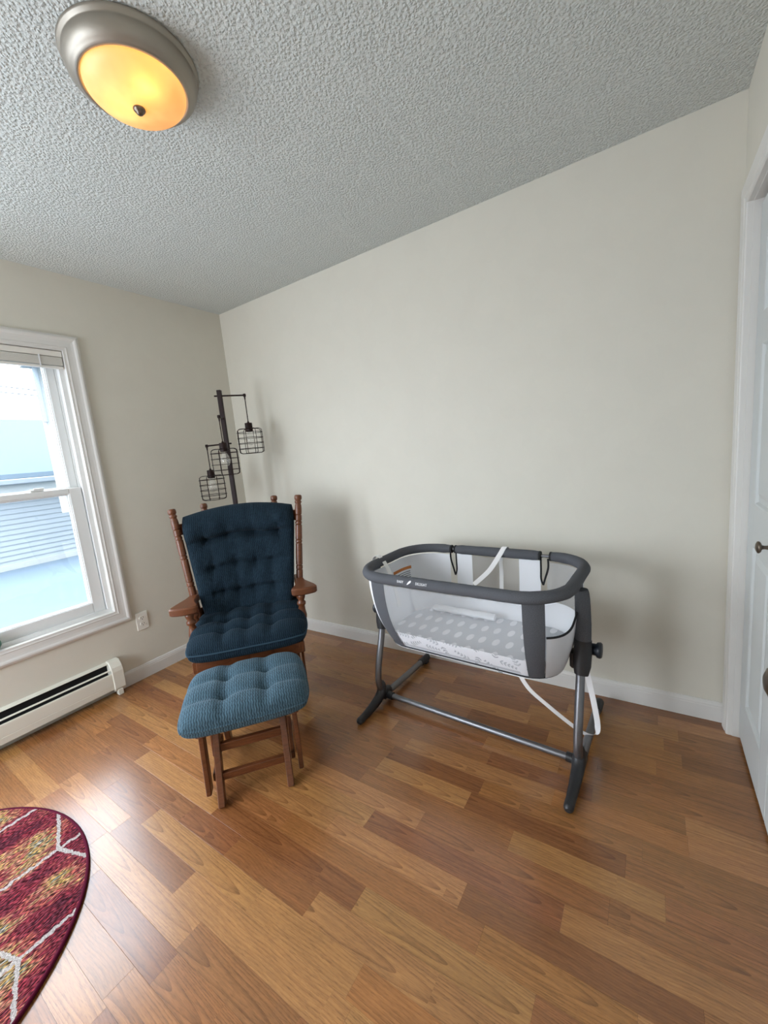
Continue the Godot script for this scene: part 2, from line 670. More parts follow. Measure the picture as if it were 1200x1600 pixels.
func build_room() -> void:
	var t := 0.16
	structure("ceiling", box1(Vector3(W / 2, H + 0.06, D / 2), Vector3(W + 2 * t, 0.12, D + 2 * t), 0.0), M.ceiling, "grey-white popcorn textured ceiling")
	structure("wall_back", box1(Vector3(W / 2, H / 2, -t / 2), Vector3(W + 2 * t, H, t), 0.0), M.wall, "long plain off-white wall behind the bassinet")
	var b := MB.new()
	b.box(Vector3((WIN3_X0 - t) / 2, H / 2, D + t / 2), Vector3(WIN3_X0 + t, H, t), 0.0)
	b.box(Vector3((WIN3_X1 + W + t) / 2, H / 2, D + t / 2), Vector3(W + t - WIN3_X1, H, t), 0.0)
	b.box(Vector3((WIN3_X0 + WIN3_X1) / 2, WIN_Y0 / 2, D + t / 2), Vector3(WIN3_X1 - WIN3_X0, WIN_Y0, t), 0.0)
	b.box(Vector3((WIN3_X0 + WIN3_X1) / 2, (WIN_Y1 + H) / 2, D + t / 2), Vector3(WIN3_X1 - WIN3_X0, H - WIN_Y1, t), 0.0)
	structure("wall_rear", b, M.wall, "off-white wall with a window facing the long wall")
	# window wall with its openings
	b = MB.new()
	var from := 0.0
	for o in [[WIN_Z0, WIN_Z1], [WIN2_Z0, WIN2_Z1]]:
		b.box(Vector3(-t / 2, H / 2, (from + o[0]) / 2), Vector3(t, H, o[0] - from), 0.0)
		b.box(Vector3(-t / 2, WIN_Y0 / 2, (o[0] + o[1]) / 2), Vector3(t, WIN_Y0, o[1] - o[0]), 0.0)
		b.box(Vector3(-t / 2, (WIN_Y1 + H) / 2, (o[0] + o[1]) / 2), Vector3(t, H - WIN_Y1, o[1] - o[0]), 0.0)
		from = o[1]
	b.box(Vector3(-t / 2, H / 2, (from + D) / 2), Vector3(t, H, D - from), 0.0)
	structure("wall_left", b, M.wall, "off-white wall with the window above the heater")
	# closet wall with the recess of the door
	b = MB.new()
	var z0 := 0.087
	var z1 := 1.01
	b.box(Vector3(W + 0.05, H / 2, z0 / 2), Vector3(0.1, H, z0), 0.0)
	b.box(Vector3(W + 0.05, H / 2, (z1 + D) / 2), Vector3(0.1, H, D - z1), 0.0)
	b.box(Vector3(W + 0.05, (2.045 + H) / 2, (z0 + z1) / 2), Vector3(0.1, H - 2.045, z1 - z0), 0.0)
	b.box(Vector3(W + 0.14, H / 2, D / 2), Vector3(0.08, H, D), 0.0)
	structure("wall_right", b, M.wall, "off-white wall with the closet door")
	# baseboards: board with a rounded ogee cap
	var prof := PackedVector2Array([Vector2(0, 0), Vector2(0.013, 0), Vector2(0.013, 0.066), Vector2(0.0115, 0.070), Vector2(0.0115, 0.076), Vector2(0.009, 0.081), Vector2(0.0075, 0.087), Vector2(0.004, 0.091), Vector2(0, 0.091)])
	b = MB.new()
	b.extrude(prof, W - 0.02, Transform3D(Basis(Vector3(0, 0, 1), Vector3(0, 1, 0), Vector3(1, 0, 0)), Vector3(0.01, 0.0, 0.0)))
	structure("baseboard_back", b, M.trim, "white baseboard along the long wall")
	b = MB.new()
	b.extrude(prof, 1.11, Transform3D(Basis.IDENTITY, Vector3(0, 0, 0.0)))
	structure("baseboard_left", b, M.trim, "white baseboard between the corner and the heater")

func build_floor() -> void:
	var t := 0.16
	var fl := structure("floor", box1(Vector3(W / 2, -0.057, D / 2), Vector3(W + 2 * t, 0.10, D + 2 * t), 0.0), M.subfloor, "honey brown wood strip laminate floor")
	var known := {7: [[2.138, "L"]], 8: [[2.847, "L"]], 10: [[1.791, "D"]], 11: [[1.786, "L"], [2.181, "D"], [2.687, "M"]], 12: [[2.362, "L"], [2.785, "M"]], 13: [[2.064, "M"]],
		14: [[1.896, "D"], [2.547, "L"]], 15: [[1.782, "L"]], 16: [[1.626, "M"], [2.369, "O"]], 17: [[2.021, "L"], [2.522, "M"]], 18: [[0.518, "D"], [1.252, "D"], [1.904, "L"]],
		19: [[1.135, "L"]], 20: [[1.495, "L"], [2.15, "L"]], 21: [[1.648, "M"]], 22: [[1.662, "M"]]}
	var tones := {"L": Color(0.53, 0.250, 0.086), "O": Color(0.49, 0.213, 0.064), "M": Color(0.41, 0.172, 0.056), "D": Color(0.335, 0.130, 0.044)}
	var keys := ["L", "M", "M", "D", "O", "M", "D", "L"]
	var pitch := 0.0785
	var r := RandomNumberGenerator.new()
	r.seed = 20
	for k in 45:
		var za: float = max(-0.012 + k * pitch, 0.0)
		var zb: float = min(-0.012 + (k + 1) * pitch, D)
		if zb - za < 0.004:
			continue
		var joints := []
		var at := r.randf_range(0.1, 0.5)
		var have: Array = known.get(k, [])
		while at < W - 0.12:
			var near := false
			for j in have:
				if abs(j[0] - at) < 0.26:
					near = true
			if not near:
				joints.append([at, keys[r.randi() % 8]])
			at += r.randf_range(0.36, 0.62) * (1.6 if k > 30 else 1.0)
		joints.append_array(have)
		joints.append([0.0, keys[r.randi() % 8]])
		joints.sort_custom(func(p, q): return p[0] < q[0])
		for q in joints.size():
			var xa: float = joints[q][0]
			var xb: float = joints[q + 1][0] if q + 1 < joints.size() else W + 0.05
			var tone: Color = tones[joints[q][1]]
			tone = tone * r.randf_range(0.94, 1.08)
			tone.g *= r.randf_range(0.96, 1.05)
			obj("plank", plank(xa, xb, za, zb, tone, r.randi() % 8, r.randf()), M.plank, fl)

func plank(xa: float, xb: float, za: float, zb: float, tone: Color, row: int, off: float) -> MB:
	var b := MB.new()
	var g := 0.00015
	var e := 0.0004
	var y := 0.0
	var lo := -0.0001
	var us := func(x: float) -> float: return off + (x - xa) / 1.3
	var vs := func(z: float) -> float: return (row + 0.04 + 0.92 * (z - za) / 0.0785) / 8.0
	var x0 := xa + g
	var x1 := xb - g
	var z0 := za + g
	var z1 := zb - g
	var p := [Vector3(x0 + e, y, z0 + e), Vector3(x1 - e, y, z0 + e), Vector3(x1 - e, y, z1 - e), Vector3(x0 + e, y, z1 - e)]
	var o := [Vector3(x0, lo, z0), Vector3(x1, lo, z0), Vector3(x1, lo, z1), Vector3(x0, lo, z1)]
	var d := [Vector3(x0, -0.008, z0), Vector3(x1, -0.008, z0), Vector3(x1, -0.008, z1), Vector3(x0, -0.008, z1)]
	var uvof := func(q: Vector3) -> Vector2: return Vector2(us.call(q.x), vs.call(q.z))
	b.quad(p[3], p[2], p[1], p[0], [uvof.call(p[3]), uvof.call(p[2]), uvof.call(p[1]), uvof.call(p[0])])
	for k in 4:
		var m := (k + 1) % 4
		b.quad(p[k], p[m], o[m], o[k], [uvof.call(p[k]), uvof.call(p[m]), uvof.call(o[m]), uvof.call(o[k])])
		b.quad(o[k], o[m], d[m], d[k], [uvof.call(o[k]), uvof.call(o[m]), uvof.call(o[m]), uvof.call(o[k])])
	for k in b.n.size():
		if b.n[k].y < -0.01:
			b.n[k] = -b.n[k]
		b.c.append(tone)
	return b

# picture-frame moulding round an opening: profile (in, out) swept round a rectangle with mitred corners
func frame(rect: Array, prof: Array, place: Callable) -> MB:
	# rect: [u0, v0, u1, v1]; prof: Vector2(distance outwards from the opening, height off the wall)
	var b := MB.new()
	var cs := [Vector2(rect[0], rect[1]), Vector2(rect[2], rect[1]), Vector2(rect[2], rect[3]), Vector2(rect[0], rect[3])]
	var ds := [Vector2(-1, -1), Vector2(1, -1), Vector2(1, 1), Vector2(-1, 1)]
	for k in 4:
		var m := (k + 1) % 4
		for q in prof.size() - 1:
			var p0: Vector2 = prof[q]
			var p1: Vector2 = prof[q + 1]
			var a: Vector2 = cs[k] + ds[k] * p0.x
			var e: Vector2 = cs[m] + ds[m] * p0.x
			var a1: Vector2 = cs[k] + ds[k] * p1.x
			var e1: Vector2 = cs[m] + ds[m] * p1.x
			b.quad(place.call(a, p0.y), place.call(e, p0.y), place.call(e1, p1.y), place.call(a1, p1.y))
	return b

func window_unit(n: int, za: float, zb: float) -> void:
	var w := Node3D.new()
	w.name = "window_%d" % n
	w.set_meta("kind", "structure")
	tag(w, ["white double-hung window with a raised blind above the heater", "white double-hung window without a blind beside the blind one", "white double-hung window facing the long plain wall"][n - 1], "window")
	add_child(w)
	var onwall := func(p: Vector2, h: float) -> Vector3: return Vector3(h, p.y, p.x)
	# moulded casing
	obj("casing", frame([za, WIN_Y0, zb, WIN_Y1], [Vector2(0, -0.01), Vector2(0.0, 0.010), Vector2(0.006, 0.012), Vector2(0.010, 0.010), Vector2(0.030, 0.011), Vector2(0.042, 0.013), Vector2(0.050, 0.018), Vector2(0.058, 0.019), Vector2(0.064, 0.016), Vector2(0.070, 0.013), Vector2(0.070, 0.0)], onwall), M.trim, w)
	# jamb lining of the opening
	obj("jamb", frame([za, WIN_Y0, zb, WIN_Y1], [Vector2(-0.012, -0.155), Vector2(-0.012, 0.008), Vector2(0.002, 0.008)], onwall), M.trim, w)
	# vinyl frame with a step for each sash track
	var z0 := za + 0.012
	var z1 := zb - 0.012
	var y0 := WIN_Y0 + 0.012
	var y1 := WIN_Y1 - 0.012
	obj("frame", frame([z0, y0, z1, y1], [Vector2(0.0, -0.030), Vector2(-0.022, -0.030), Vector2(-0.022, -0.046), Vector2(-0.016, -0.046), Vector2(-0.016, -0.084), Vector2(-0.024, -0.084), Vector2(-0.024, -0.092), Vector2(-0.016, -0.092), Vector2(-0.016, -0.13), Vector2(0.0, -0.13)], onwall), M.vinyl, w)
	# sashes
	var sz0 := z0 + 0.024
	var sz1 := z1 - 0.024
	var mid := 1.247
	sash(w, "lower_sash", sz0, sz1, y0 + 0.018, mid + 0.016, -0.066, 0.062, 0.030)
	sash(w, "upper_sash", sz0, sz1, mid - 0.02, y1 - 0.018, -0.106, 0.042, 0.036)
	# sash lock on the meeting rail
	var lock := MB.new()
	lock.box(Vector3(-0.066, mid + 0.022, za + 0.24), Vector3(0.026, 0.012, 0.062), 0.004)
	lock.box(Vector3(-0.058, mid + 0.030, za + 0.23), Vector3(0.012, 0.010, 0.05), 0.004)
	obj("sash_lock", lock, M.vinyl, w)

func build_window() -> void:
	window_unit(1, WIN_Z0, WIN_Z1)
	window_unit(2, WIN2_Z0, WIN2_Z1)
	window_unit(3, WIN3_X0, WIN3_X1)
	$window_3.position = Vector3(0, 0, D)
	$window_3.rotation.y = PI / 2
	var z0 := WIN_Z0 + 0.012
	var z1 := WIN_Z1 - 0.012
	var y1 := WIN_Y1 - 0.012
	# raised mini blind, inside the jamb
	var bl := thing("window_blind", "raised cream mini blind bunched at the top of the window", "blind")
	obj("head_rail", box1(Vector3(-0.017, y1 - 0.018, (z0 + z1) / 2), Vector3(0.027, 0.030, z1 - z0 - 0.006), 0.002), M.blind, bl)
	for k in 14:
		obj("slat", blind_slat(y1 - 0.038 - k * 0.0031, z0 + 0.006, z1 - 0.006, k), M.blind, bl)
	obj("bottom_rail", box1(Vector3(-0.017, y1 - 0.090, (z0 + z1) / 2), Vector3(0.026, 0.012, z1 - z0 - 0.012), 0.003), M.blind, bl)
	for z in [z0 + 0.11, (z0 + z1) / 2, z1 - 0.11]:
		var lad := MB.new()
		lad.box(Vector3(-0.002, y1 - 0.06, z), Vector3(0.001, 0.06, 0.006), 0.0)
		obj("ladder_tape", lad, M.white_cloth, bl)
	# green vase on the sill
	var v := MB.new()
	v.lathe([Vector2(0.0, 0.0), Vector2(0.026, 0.0), Vector2(0.040, 0.012), Vector2(0.050, 0.035), Vector2(0.050, 0.055), Vector2(0.040, 0.078), Vector2(0.024, 0.090), Vector2(0.020, 0.098), Vector2(0.024, 0.104), Vector2(0.019, 0.104), Vector2(0.016, 0.095), Vector2(0.0, 0.06)], 28)
	var vo := obj("vase", v, M.green)
	vo.position = Vector3(0.012, WIN_Y0 + 0.013, 1.640)
	vo.position.x = -0.012
	vo.scale = Vector3(0.7, 0.85, 1.0)
	tag(vo, "small rounded dark green vase on the window sill", "vase")

func blind_slat(y: float, z0: float, z1: float, k: int) -> MB:
	return box1(Vector3(-0.017 + 0.0005 * (k % 3), y, (z0 + z1) / 2), Vector3(0.025, 0.0025, z1 - z0), 0.0006)

func sash(w: Node3D, called: String, z0: float, z1: float, y0: float, y1: float, x: float, stile: float, rail: float) -> void:
	var b := MB.new()
	var d := 0.034
	var bot := stile if called == "lower_sash" else rail
	var top := rail if called == "lower_sash" else stile
	b.box(Vector3(x, (y0 + y1) / 2, z0 + stile / 2), Vector3(d, y1 - y0, stile), 0.003)
	b.box(Vector3(x, (y0 + y1) / 2, z1 - stile / 2), Vector3(d, y1 - y0, stile), 0.003)
	b.box(Vector3(x, y0 + bot / 2, (z0 + z1) / 2), Vector3(d, bot, z1 - z0 - 2 * stile), 0.003)
	b.box(Vector3(x, y1 - top / 2, (z0 + z1) / 2), Vector3(d, top, z1 - z0 - 2 * stile), 0.003)
	# glazing bead stepping back to the pane
	var place := func(p: Vector2, h: float) -> Vector3: return Vector3(x + h, p.y, p.x)
	var bead := frame([z0 + stile, y0 + bot, z1 - stile, y1 - top], [Vector2(0.001, 0.013), Vector2(-0.004, 0.012), Vector2(-0.007, 0.004), Vector2(-0.010, 0.003), Vector2(-0.010, -0.012), Vector2(0.001, -0.013)], place)
	var so := obj(called, b, M.vinyl, w)
	obj("glazing_bead", bead, M.vinyl, so)
	var p := MB.new()
	p.box(Vector3(x, (y0 + bot + y1 - top) / 2, (z0 + z1) / 2), Vector3(0.004, y1 - y0 - bot - top - 0.012, z1 - z0 - 2 * stile - 0.012), 0.0)
	obj("pane", p, M.pane, so)

func build_closet_door() -> void:
	var t := Node3D.new()
	t.name = "trim_1"
	t.set_meta("kind", "structure")
	tag(t, "white moulded casing round the closet door", "trim")
	add_child(t)
	# casing with a round outer edge, legs and head
	var cas := func(p: Vector2, h: float) -> Vector3: return Vector3(W - h, p.y, p.x)
	obj("casing", frame([0.087, -0.2, 1.01, 2.045], [Vector2(-0.001, -0.014), Vector2(0.0, 0.002), Vector2(0.003, 0.006), Vector2(0.012, 0.007), Vector2(0.020, 0.0065), Vector2(0.026, 0.0095), Vector2(0.052, 0.0125), Vector2(0.062, 0.0125), Vector2(0.068, 0.008), Vector2(0.070, 0.0)], cas), M.trim, t)
	obj("jamb", frame([0.087, -0.2, 1.01, 2.045], [Vector2(0.002, -0.013), Vector2(-0.003, -0.0135), Vector2(-0.0035, -0.095)], cas), M.trim, t)
	# two bifold leaves
	for k in 2:
		var z0 := 0.092 + k * 0.459
		var d := Node3D.new()
		d.name = "door_%d" % (k + 1)
		d.set_meta("kind", "structure")
		tag(d, ["white panelled bifold closet leaf with a small bronze knob", "white panelled bifold closet leaf without a knob"][k], "door")
		add_child(d)
		var x := W + 0.034
		door_leaf(d, x, z0, z0 + 0.455)
		if k == 0:
			var b := MB.new()
			b.lathe([Vector2(0.0001, 0), Vector2(0.011, 0.0), Vector2(0.011, 0.002), Vector2(0.0066, 0.006), Vector2(0.0056, 0.015), Vector2(0.0075, 0.021), Vector2(0.0155, 0.024), Vector2(0.0190, 0.028), Vector2(0.0185, 0.032), Vector2(0.011, 0.0355), Vector2(0.0, 0.0365)], 24, Transform3D(Basis(Vector3(0, 1, 0), Vector3(-1, 0, 0), Vector3(0, 0, 1)), Vector3(x - 0.001, 0.908, 0.46)))
			tag(obj("knob", b, M.bronze, d), "small round bronze knob")
	# room door standing open along the wall; only its knob reaches into view
	var e := Node3D.new()
	e.name = "door_3"
	e.set_meta("kind", "structure")
	tag(e, "white room door standing open beside the closet with bronze knob", "door")
	add_child(e)
	obj("slab", box1(Vector3(2.9775, 1.02, 1.61), Vector3(0.035, 2.02, 0.74), 0.002), M.door, e)
	var kb := MB.new()
	kb.lathe([Vector2(0.0001, 0), Vector2(0.033, 0.0), Vector2(0.033, 0.003), Vector2(0.026, 0.008), Vector2(0.012, 0.011), Vector2(0.011, 0.026), Vector2(0.018, 0.033), Vector2(0.0265, 0.042), Vector2(0.0275, 0.050), Vector2(0.023, 0.059), Vector2(0.012, 0.064), Vector2(0.0, 0.065)], 28, Transform3D(Basis(Vector3(0, 1, 0), Vector3(-1, 0, 0), Vector3(0, 0, 1)), Vector3(2.961, 0.892, 1.298)))
	obj("door_knob", kb, M.bronze, e)

func door_leaf(d: Node3D, x: float, z0: float, z1: float) -> void:
	# slab face, with raised panels set in sunk moulded frames
	var rows := [[0.20, 0.845], [1.00, 1.555], [1.655, 1.905]]
	var za := z0 + 0.098
	var zb := z1 - 0.098
	var b := MB.new()
	b.box(Vector3(x + 0.015, 1.0225, (z0 + za) / 2), Vector3(0.03, 2.005, za - z0), 0.002)
	b.box(Vector3(x + 0.015, 1.0225, (z1 + zb) / 2), Vector3(0.03, 2.005, z1 - zb), 0.002)
	var ys := [0.02, 0.20, 0.845, 1.00, 1.555, 1.655, 1.905, 2.025]
	for k in 4:
		b.box(Vector3(x + 0.015, (ys[2 * k] + ys[2 * k + 1]) / 2, (za + zb) / 2), Vector3(0.03, ys[2 * k + 1] - ys[2 * k], zb - za), 0.0)
	obj("leaf", b, M.door, d)
	var place := func(p: Vector2, h: float) -> Vector3: return Vector3(x - h, p.y, p.x)
	for r in rows:
		var m := frame([za, r[0], zb, r[1]], [Vector2(0, 0), Vector2(-0.004, -0.002), Vector2(-0.010, -0.009), Vector2(-0.016, -0.010), Vector2(-0.030, -0.009), Vector2(-0.046, -0.002), Vector2(-0.048, -0.0015)], place)
		m.quad(place.call(Vector2(za + 0.048, r[0] + 0.048), -0.0015), place.call(Vector2(zb - 0.048, r[0] + 0.048), -0.0015), place.call(Vector2(zb - 0.048, r[1] - 0.048), -0.0015), place.call(Vector2(za + 0.048, r[1] - 0.048), -0.0015))
		m.box(Vector3(x + 0.02, (r[0] + r[1]) / 2, (za + zb) / 2), Vector3(0.014, r[1] - r[0], zb - za), 0.0)
		obj("panel", m, M.door, d)

func build_heater() -> void:
	var h := thing("baseboard_heater", "long cream baseboard heater with a dark slot under the window", "heater")
	var z0 := 1.165
	var z1 := 3.05
	var ln := z1 - z0
	var ex := func(p: Array) -> MB:
		var b := MB.new()
		var q := PackedVector2Array()
		for a in p:
			q.append(a)
		b.extrude(q, ln, Transform3D(Basis.IDENTITY, Vector3(0, 0, z0)))
		return b
	# back plate that bends forward over the top
	obj("back_panel", ex.call([Vector2(0.0005, 0.03), Vector2(0.003, 0.03), Vector2(0.003, 0.203), Vector2(0.022, 0.201), Vector2(0.026, 0.196), Vector2(0.028, 0.197), Vector2(0.023, 0.204), Vector2(0.003, 0.207), Vector2(0.0005, 0.207)]), M.heater, h)
	obj("damper", ex.call([Vector2(0.043, 0.166), Vector2(0.052, 0.161), Vector2(0.053, 0.163), Vector2(0.044, 0.168)]), M.heater, h)
	obj("front_panel", ex.call([Vector2(0.0580, 0.045), Vector2(0.0605, 0.045), Vector2(0.0625, 0.078), Vector2(0.0612, 0.080), Vector2(0.0625, 0.082), Vector2(0.0625, 0.138), Vector2(0.061, 0.144), Vector2(0.057, 0.146), Vector2(0.0565, 0.144), Vector2(0.0590, 0.142), Vector2(0.0600, 0.137)]), M.heater, h)
	var el := MB.new()
	el.tube(V([Vector3(0.032, 0.085, z0 + 0.01), Vector3(0.032, 0.085, z1)]), 0.011, 10)
	obj("heating_pipe", el, M.copper, h)
	obj("shade_sheet", box1(Vector3(0.005, 0.115, (z0 + z1) / 2), Vector3(0.003, 0.165, ln), 0.0), M.slot_shade, h)  # black sheet behind the slot, painted as its shade
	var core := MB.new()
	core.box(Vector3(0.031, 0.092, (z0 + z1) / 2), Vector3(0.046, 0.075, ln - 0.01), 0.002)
	obj("shade_block", core, M.slot_shade, h)  # black block that paints the hollow of the heater dark
	# end cap with a stepped foot
	var cap := MB.new()
	cap.extrude(PackedVector2Array([Vector2(0.0005, 0.028), Vector2(0.058, 0.028), Vector2(0.067, 0.045), Vector2(0.068, 0.15), Vector2(0.062, 0.175), Vector2(0.040, 0.206), Vector2(0.030, 0.211), Vector2(0.0005, 0.211)]), 0.062, Transform3D(Basis.IDENTITY, Vector3(0, 0, 1.112)), 0.003)
	cap.box(Vector3(0.052, 0.0165, 1.146), Vector3(0.03, 0.033, 0.028), 0.002)
	obj("end_cap", cap, M.heater, h)

func build_outlet() -> void:
	var o := thing("wall_outlet", "white duplex outlet plate on the window wall above the baseboard", "outlet", Vector3(0.0, 0.372, 0.930))
	obj("plate", box1(Vector3(0.003, 0, 0), Vector3(0.006, 0.116, 0.072), 0.003), M.plate, o)
	for s in [-1, 1]:
		var f := MB.new()
		var poly := PackedVector2Array()
		for k in 20:
			var a := TAU * k / 20.0
			poly.append(Vector2(0.0168 * cos(a), clampf(0.0172 * sin(a), -0.0135, 0.0135)))
		f.extrude(poly, 0.003, Transform3D(Basis(Vector3(0, 0, -1), Vector3(0, 1, 0), Vector3(1, 0, 0)), Vector3(0.0058, s * 0.0195, 0)))
		var r := obj("receptacle", f, M.plate, o)
		var sl := MB.new()
		for q in [-1, 1]:
			sl.box(Vector3(0.0089, s * 0.0195 + 0.003, q * 0.0064), Vector3(0.0008, 0.0085, 0.0024), 0.0)
		sl.box(Vector3(0.0089, s * 0.0195 - 0.008, 0), Vector3(0.0008, 0.005, 0.0048), 0.0)
		obj("slots", sl, M.slot, r)
	var sc := MB.new()
	sc.lathe([Vector2(0.0, 0.0015), Vector2(0.003, 0.001), Vector2(0.0035, 0.0)], 12, Transform3D(Basis(Vector3(0, 0, 1), Vector3(1, 0, 0), Vector3(0, 1, 0)), Vector3(0.006, 0, 0)))
	obj("screw", sc, M.plate, o)

func build_ceiling_lamp() -> void:
	var l := thing("ceiling_lamp", "round flush ceiling lamp with brushed nickel pan and glowing amber glass", "lamp", Vector3(1.520, H, 1.340))
	var p := MB.new()
	p.lathe([Vector2(0.168, 0.0), Vector2(0.172, -0.004), Vector2(0.170, -0.010), Vector2(0.164, -0.015), Vector2(0.163, -0.019), Vector2(0.165, -0.024), Vector2(0.163, -0.036), Vector2(0.156, -0.048), Vector2(0.148, -0.055), Vector2(0.143, -0.058), Vector2(0.140, -0.062), Vector2(0.133, -0.063), Vector2(0.1305, -0.058), Vector2(0.1305, -0.030), Vector2(0.1305, -0.006), Vector2(0.0, -0.006)], 64)
	obj("pan", p, M.nickel, l)
	var g := MB.new()
	var prof := []
	for k in 15:
		var a := k / 14.0 * PI / 2
		prof.append(Vector2(0.129 * pow(cos(a), 0.85) + 0.0001, -0.057 - 0.050 * sin(a)))
	g.lathe(prof, 64)
	obj("glass_bowl", g, M.amber, l)
	var f := MB.new()
	f.lathe([Vector2(0.0, -0.098), Vector2(0.015, -0.105), Vector2(0.0165, -0.109), Vector2(0.013, -0.114), Vector2(0.0085, -0.116), Vector2(0.009, -0.119), Vector2(0.005, -0.122), Vector2(0.0, -0.123)], 20)
	obj("finial", f, M.bronze, l)
	for q in [Vector3(0.066, -0.074, 0.014), Vector3(-0.030, -0.060, 0.030)]:
		var b := MB.new()
		b.lathe([Vector2(0.0, 0.024), Vector2(0.012, 0.021), Vector2(0.021, 0.012), Vector2(0.024, 0.0), Vector2(0.021, -0.012), Vector2(0.012, -0.021), Vector2(0.0, -0.024)], 20, Transform3D(Basis.IDENTITY, q))
		obj("bulb", b, M.bulb, l)
		var o := OmniLight3D.new()
		o.name = "bulb_light"
		o.light_color = rgb(255, 205, 138)
		o.light_energy = 0.01
		o.light_size = 0.02
		o.omni_range = 8.0
		o.omni_attenuation = 2.0
		o.shadow_enabled = true
		l.add_child(o, true)
		o.position = q

func build_rug() -> void:
	var r := thing("round_rug", "round woven rug in red and gold streaks with white lines", "rug", Vector3(0.905, 0, 2.297))
	var b := MB.new()
	var rad := 0.61
	var rings := 12
	var segs := 96
	var c := b.put(Vector3(0, 0.0105, 0), Vector3.UP, Vector2(0.5, 0.5))
	for k in rings:
		var q := rad * (k + 1) / rings
		for s in segs:
			var a := TAU * s / segs
			b.put(Vector3(q * cos(a), 0.0105, q * sin(a)), Vector3.UP, Vector2(0.5 + 0.5 * q / rad * cos(a), 0.5 + 0.5 * q / rad * sin(a)))
	for s in segs:
		b.tri(c, c + 1 + s, c + 1 + (s + 1) % segs)
	for k in rings - 1:
		for s in segs:
			var i := c + 1 + k * segs + s
			var j := c + 1 + k * segs + (s + 1) % segs
			b.tri(i, i + segs, j)
			b.tri(j, i + segs, j + segs)
	obj("pile", b, M.rug, r)
	var e := MB.new()
	var path := PackedVector3Array()
	for s in 120:
		var a := TAU * s / 120.0
		path.append(Vector3(rad * cos(a), 0.0062, rad * sin(a)))
	e.tube(path, 0.0062, 8, true)
	obj("serged_edge", e, M.rug_edge, r)

# ------------------------------------------------------------------ upholstery
# a tufted pad: plan w by d, thick above and below its seam; buttons are Vector3(u, v, depth)
func pad(w: float, d: float, up: float, down: float, buttons: Array, valley: Array, crown := 0.3, sd := 1) -> Array:
	var nn := 56
	var nz := noise(9.0, sd, 2)
	var top := PackedVector3Array()
	var low := PackedVector3Array()
	var edge := func(u: float, t: float) -> Vector2:
		return Vector2(u * sqrt(1.0 - 0.16 * t * t * t * t) * w / 2.0, t * sqrt(1.0 - 0.16 * u * u * u * u) * d / 2.0)
	for j in nn + 1:
		var tv := j / float(nn) * 2.0 - 1.0
		tv = signf(tv) * (1.0 - pow(1.0 - abs(tv), 1.7))
		for i in nn + 1:
			var tu := i / float(nn) * 2.0 - 1.0
			tu = signf(tu) * (1.0 - pow(1.0 - abs(tu), 1.7))
			var p: Vector2 = edge.call(tu, tv)
			var s: float = max(0.0, (1.0 - pow(abs(tu), 7.0)) * (1.0 - pow(abs(tv), 7.0)))
			var h := up * pow(s, 0.42)
			h *= 1.0 - crown * 0.12 * (tu * tu + tv * tv)
			var dip := 0.0
			for b in buttons:
				var q := Vector2((tu - b.x) * w / 2.0, (tv - b.y) * d / 2.0)
				dip += b.z * exp(-q.length() / 0.022)
			for l in valley:     # [axis 0 u / 1 v, where, depth]
				var off: float = (tu - l[1]) * w / 2.0 if l[0] == 0 else (tv - l[1]) * d / 2.0
				dip += l[2] * exp(-pow(off / 0.026, 2.0))
			h -= dip * pow(s, 0.5)
			h += 0.0025 * nz.get_noise_2d(p.x, p.y) * s
			top.append(Vector3(p.x, h, p.y))
			low.append(Vector3(p.x, -down * pow(s, 0.28), p.y))
	var b := MB.new()
	b.grid(top, nn + 1, nn + 1, false, false, PackedVector2Array(), true)
	b.grid(low, nn + 1, nn + 1)
	var path := PackedVector3Array()
	for k in 120:
		var a := k / 120.0 * 4.0
		var q := fposmod(a, 1.0) * 2.0 - 1.0
		var p: Vector2 = edge.call(q, -1.0) if a < 1.0 else edge.call(1.0, q) if a < 2.0 else edge.call(-q, 1.0) if a < 3.0 else edge.call(-1.0, -q)
		path.append(Vector3(p.x * 1.004, 0.0, p.y * 1.004))
	var pipe := MB.new()
	pipe.tube(path, 0.0042, 6, true)
	return [b, pipe]

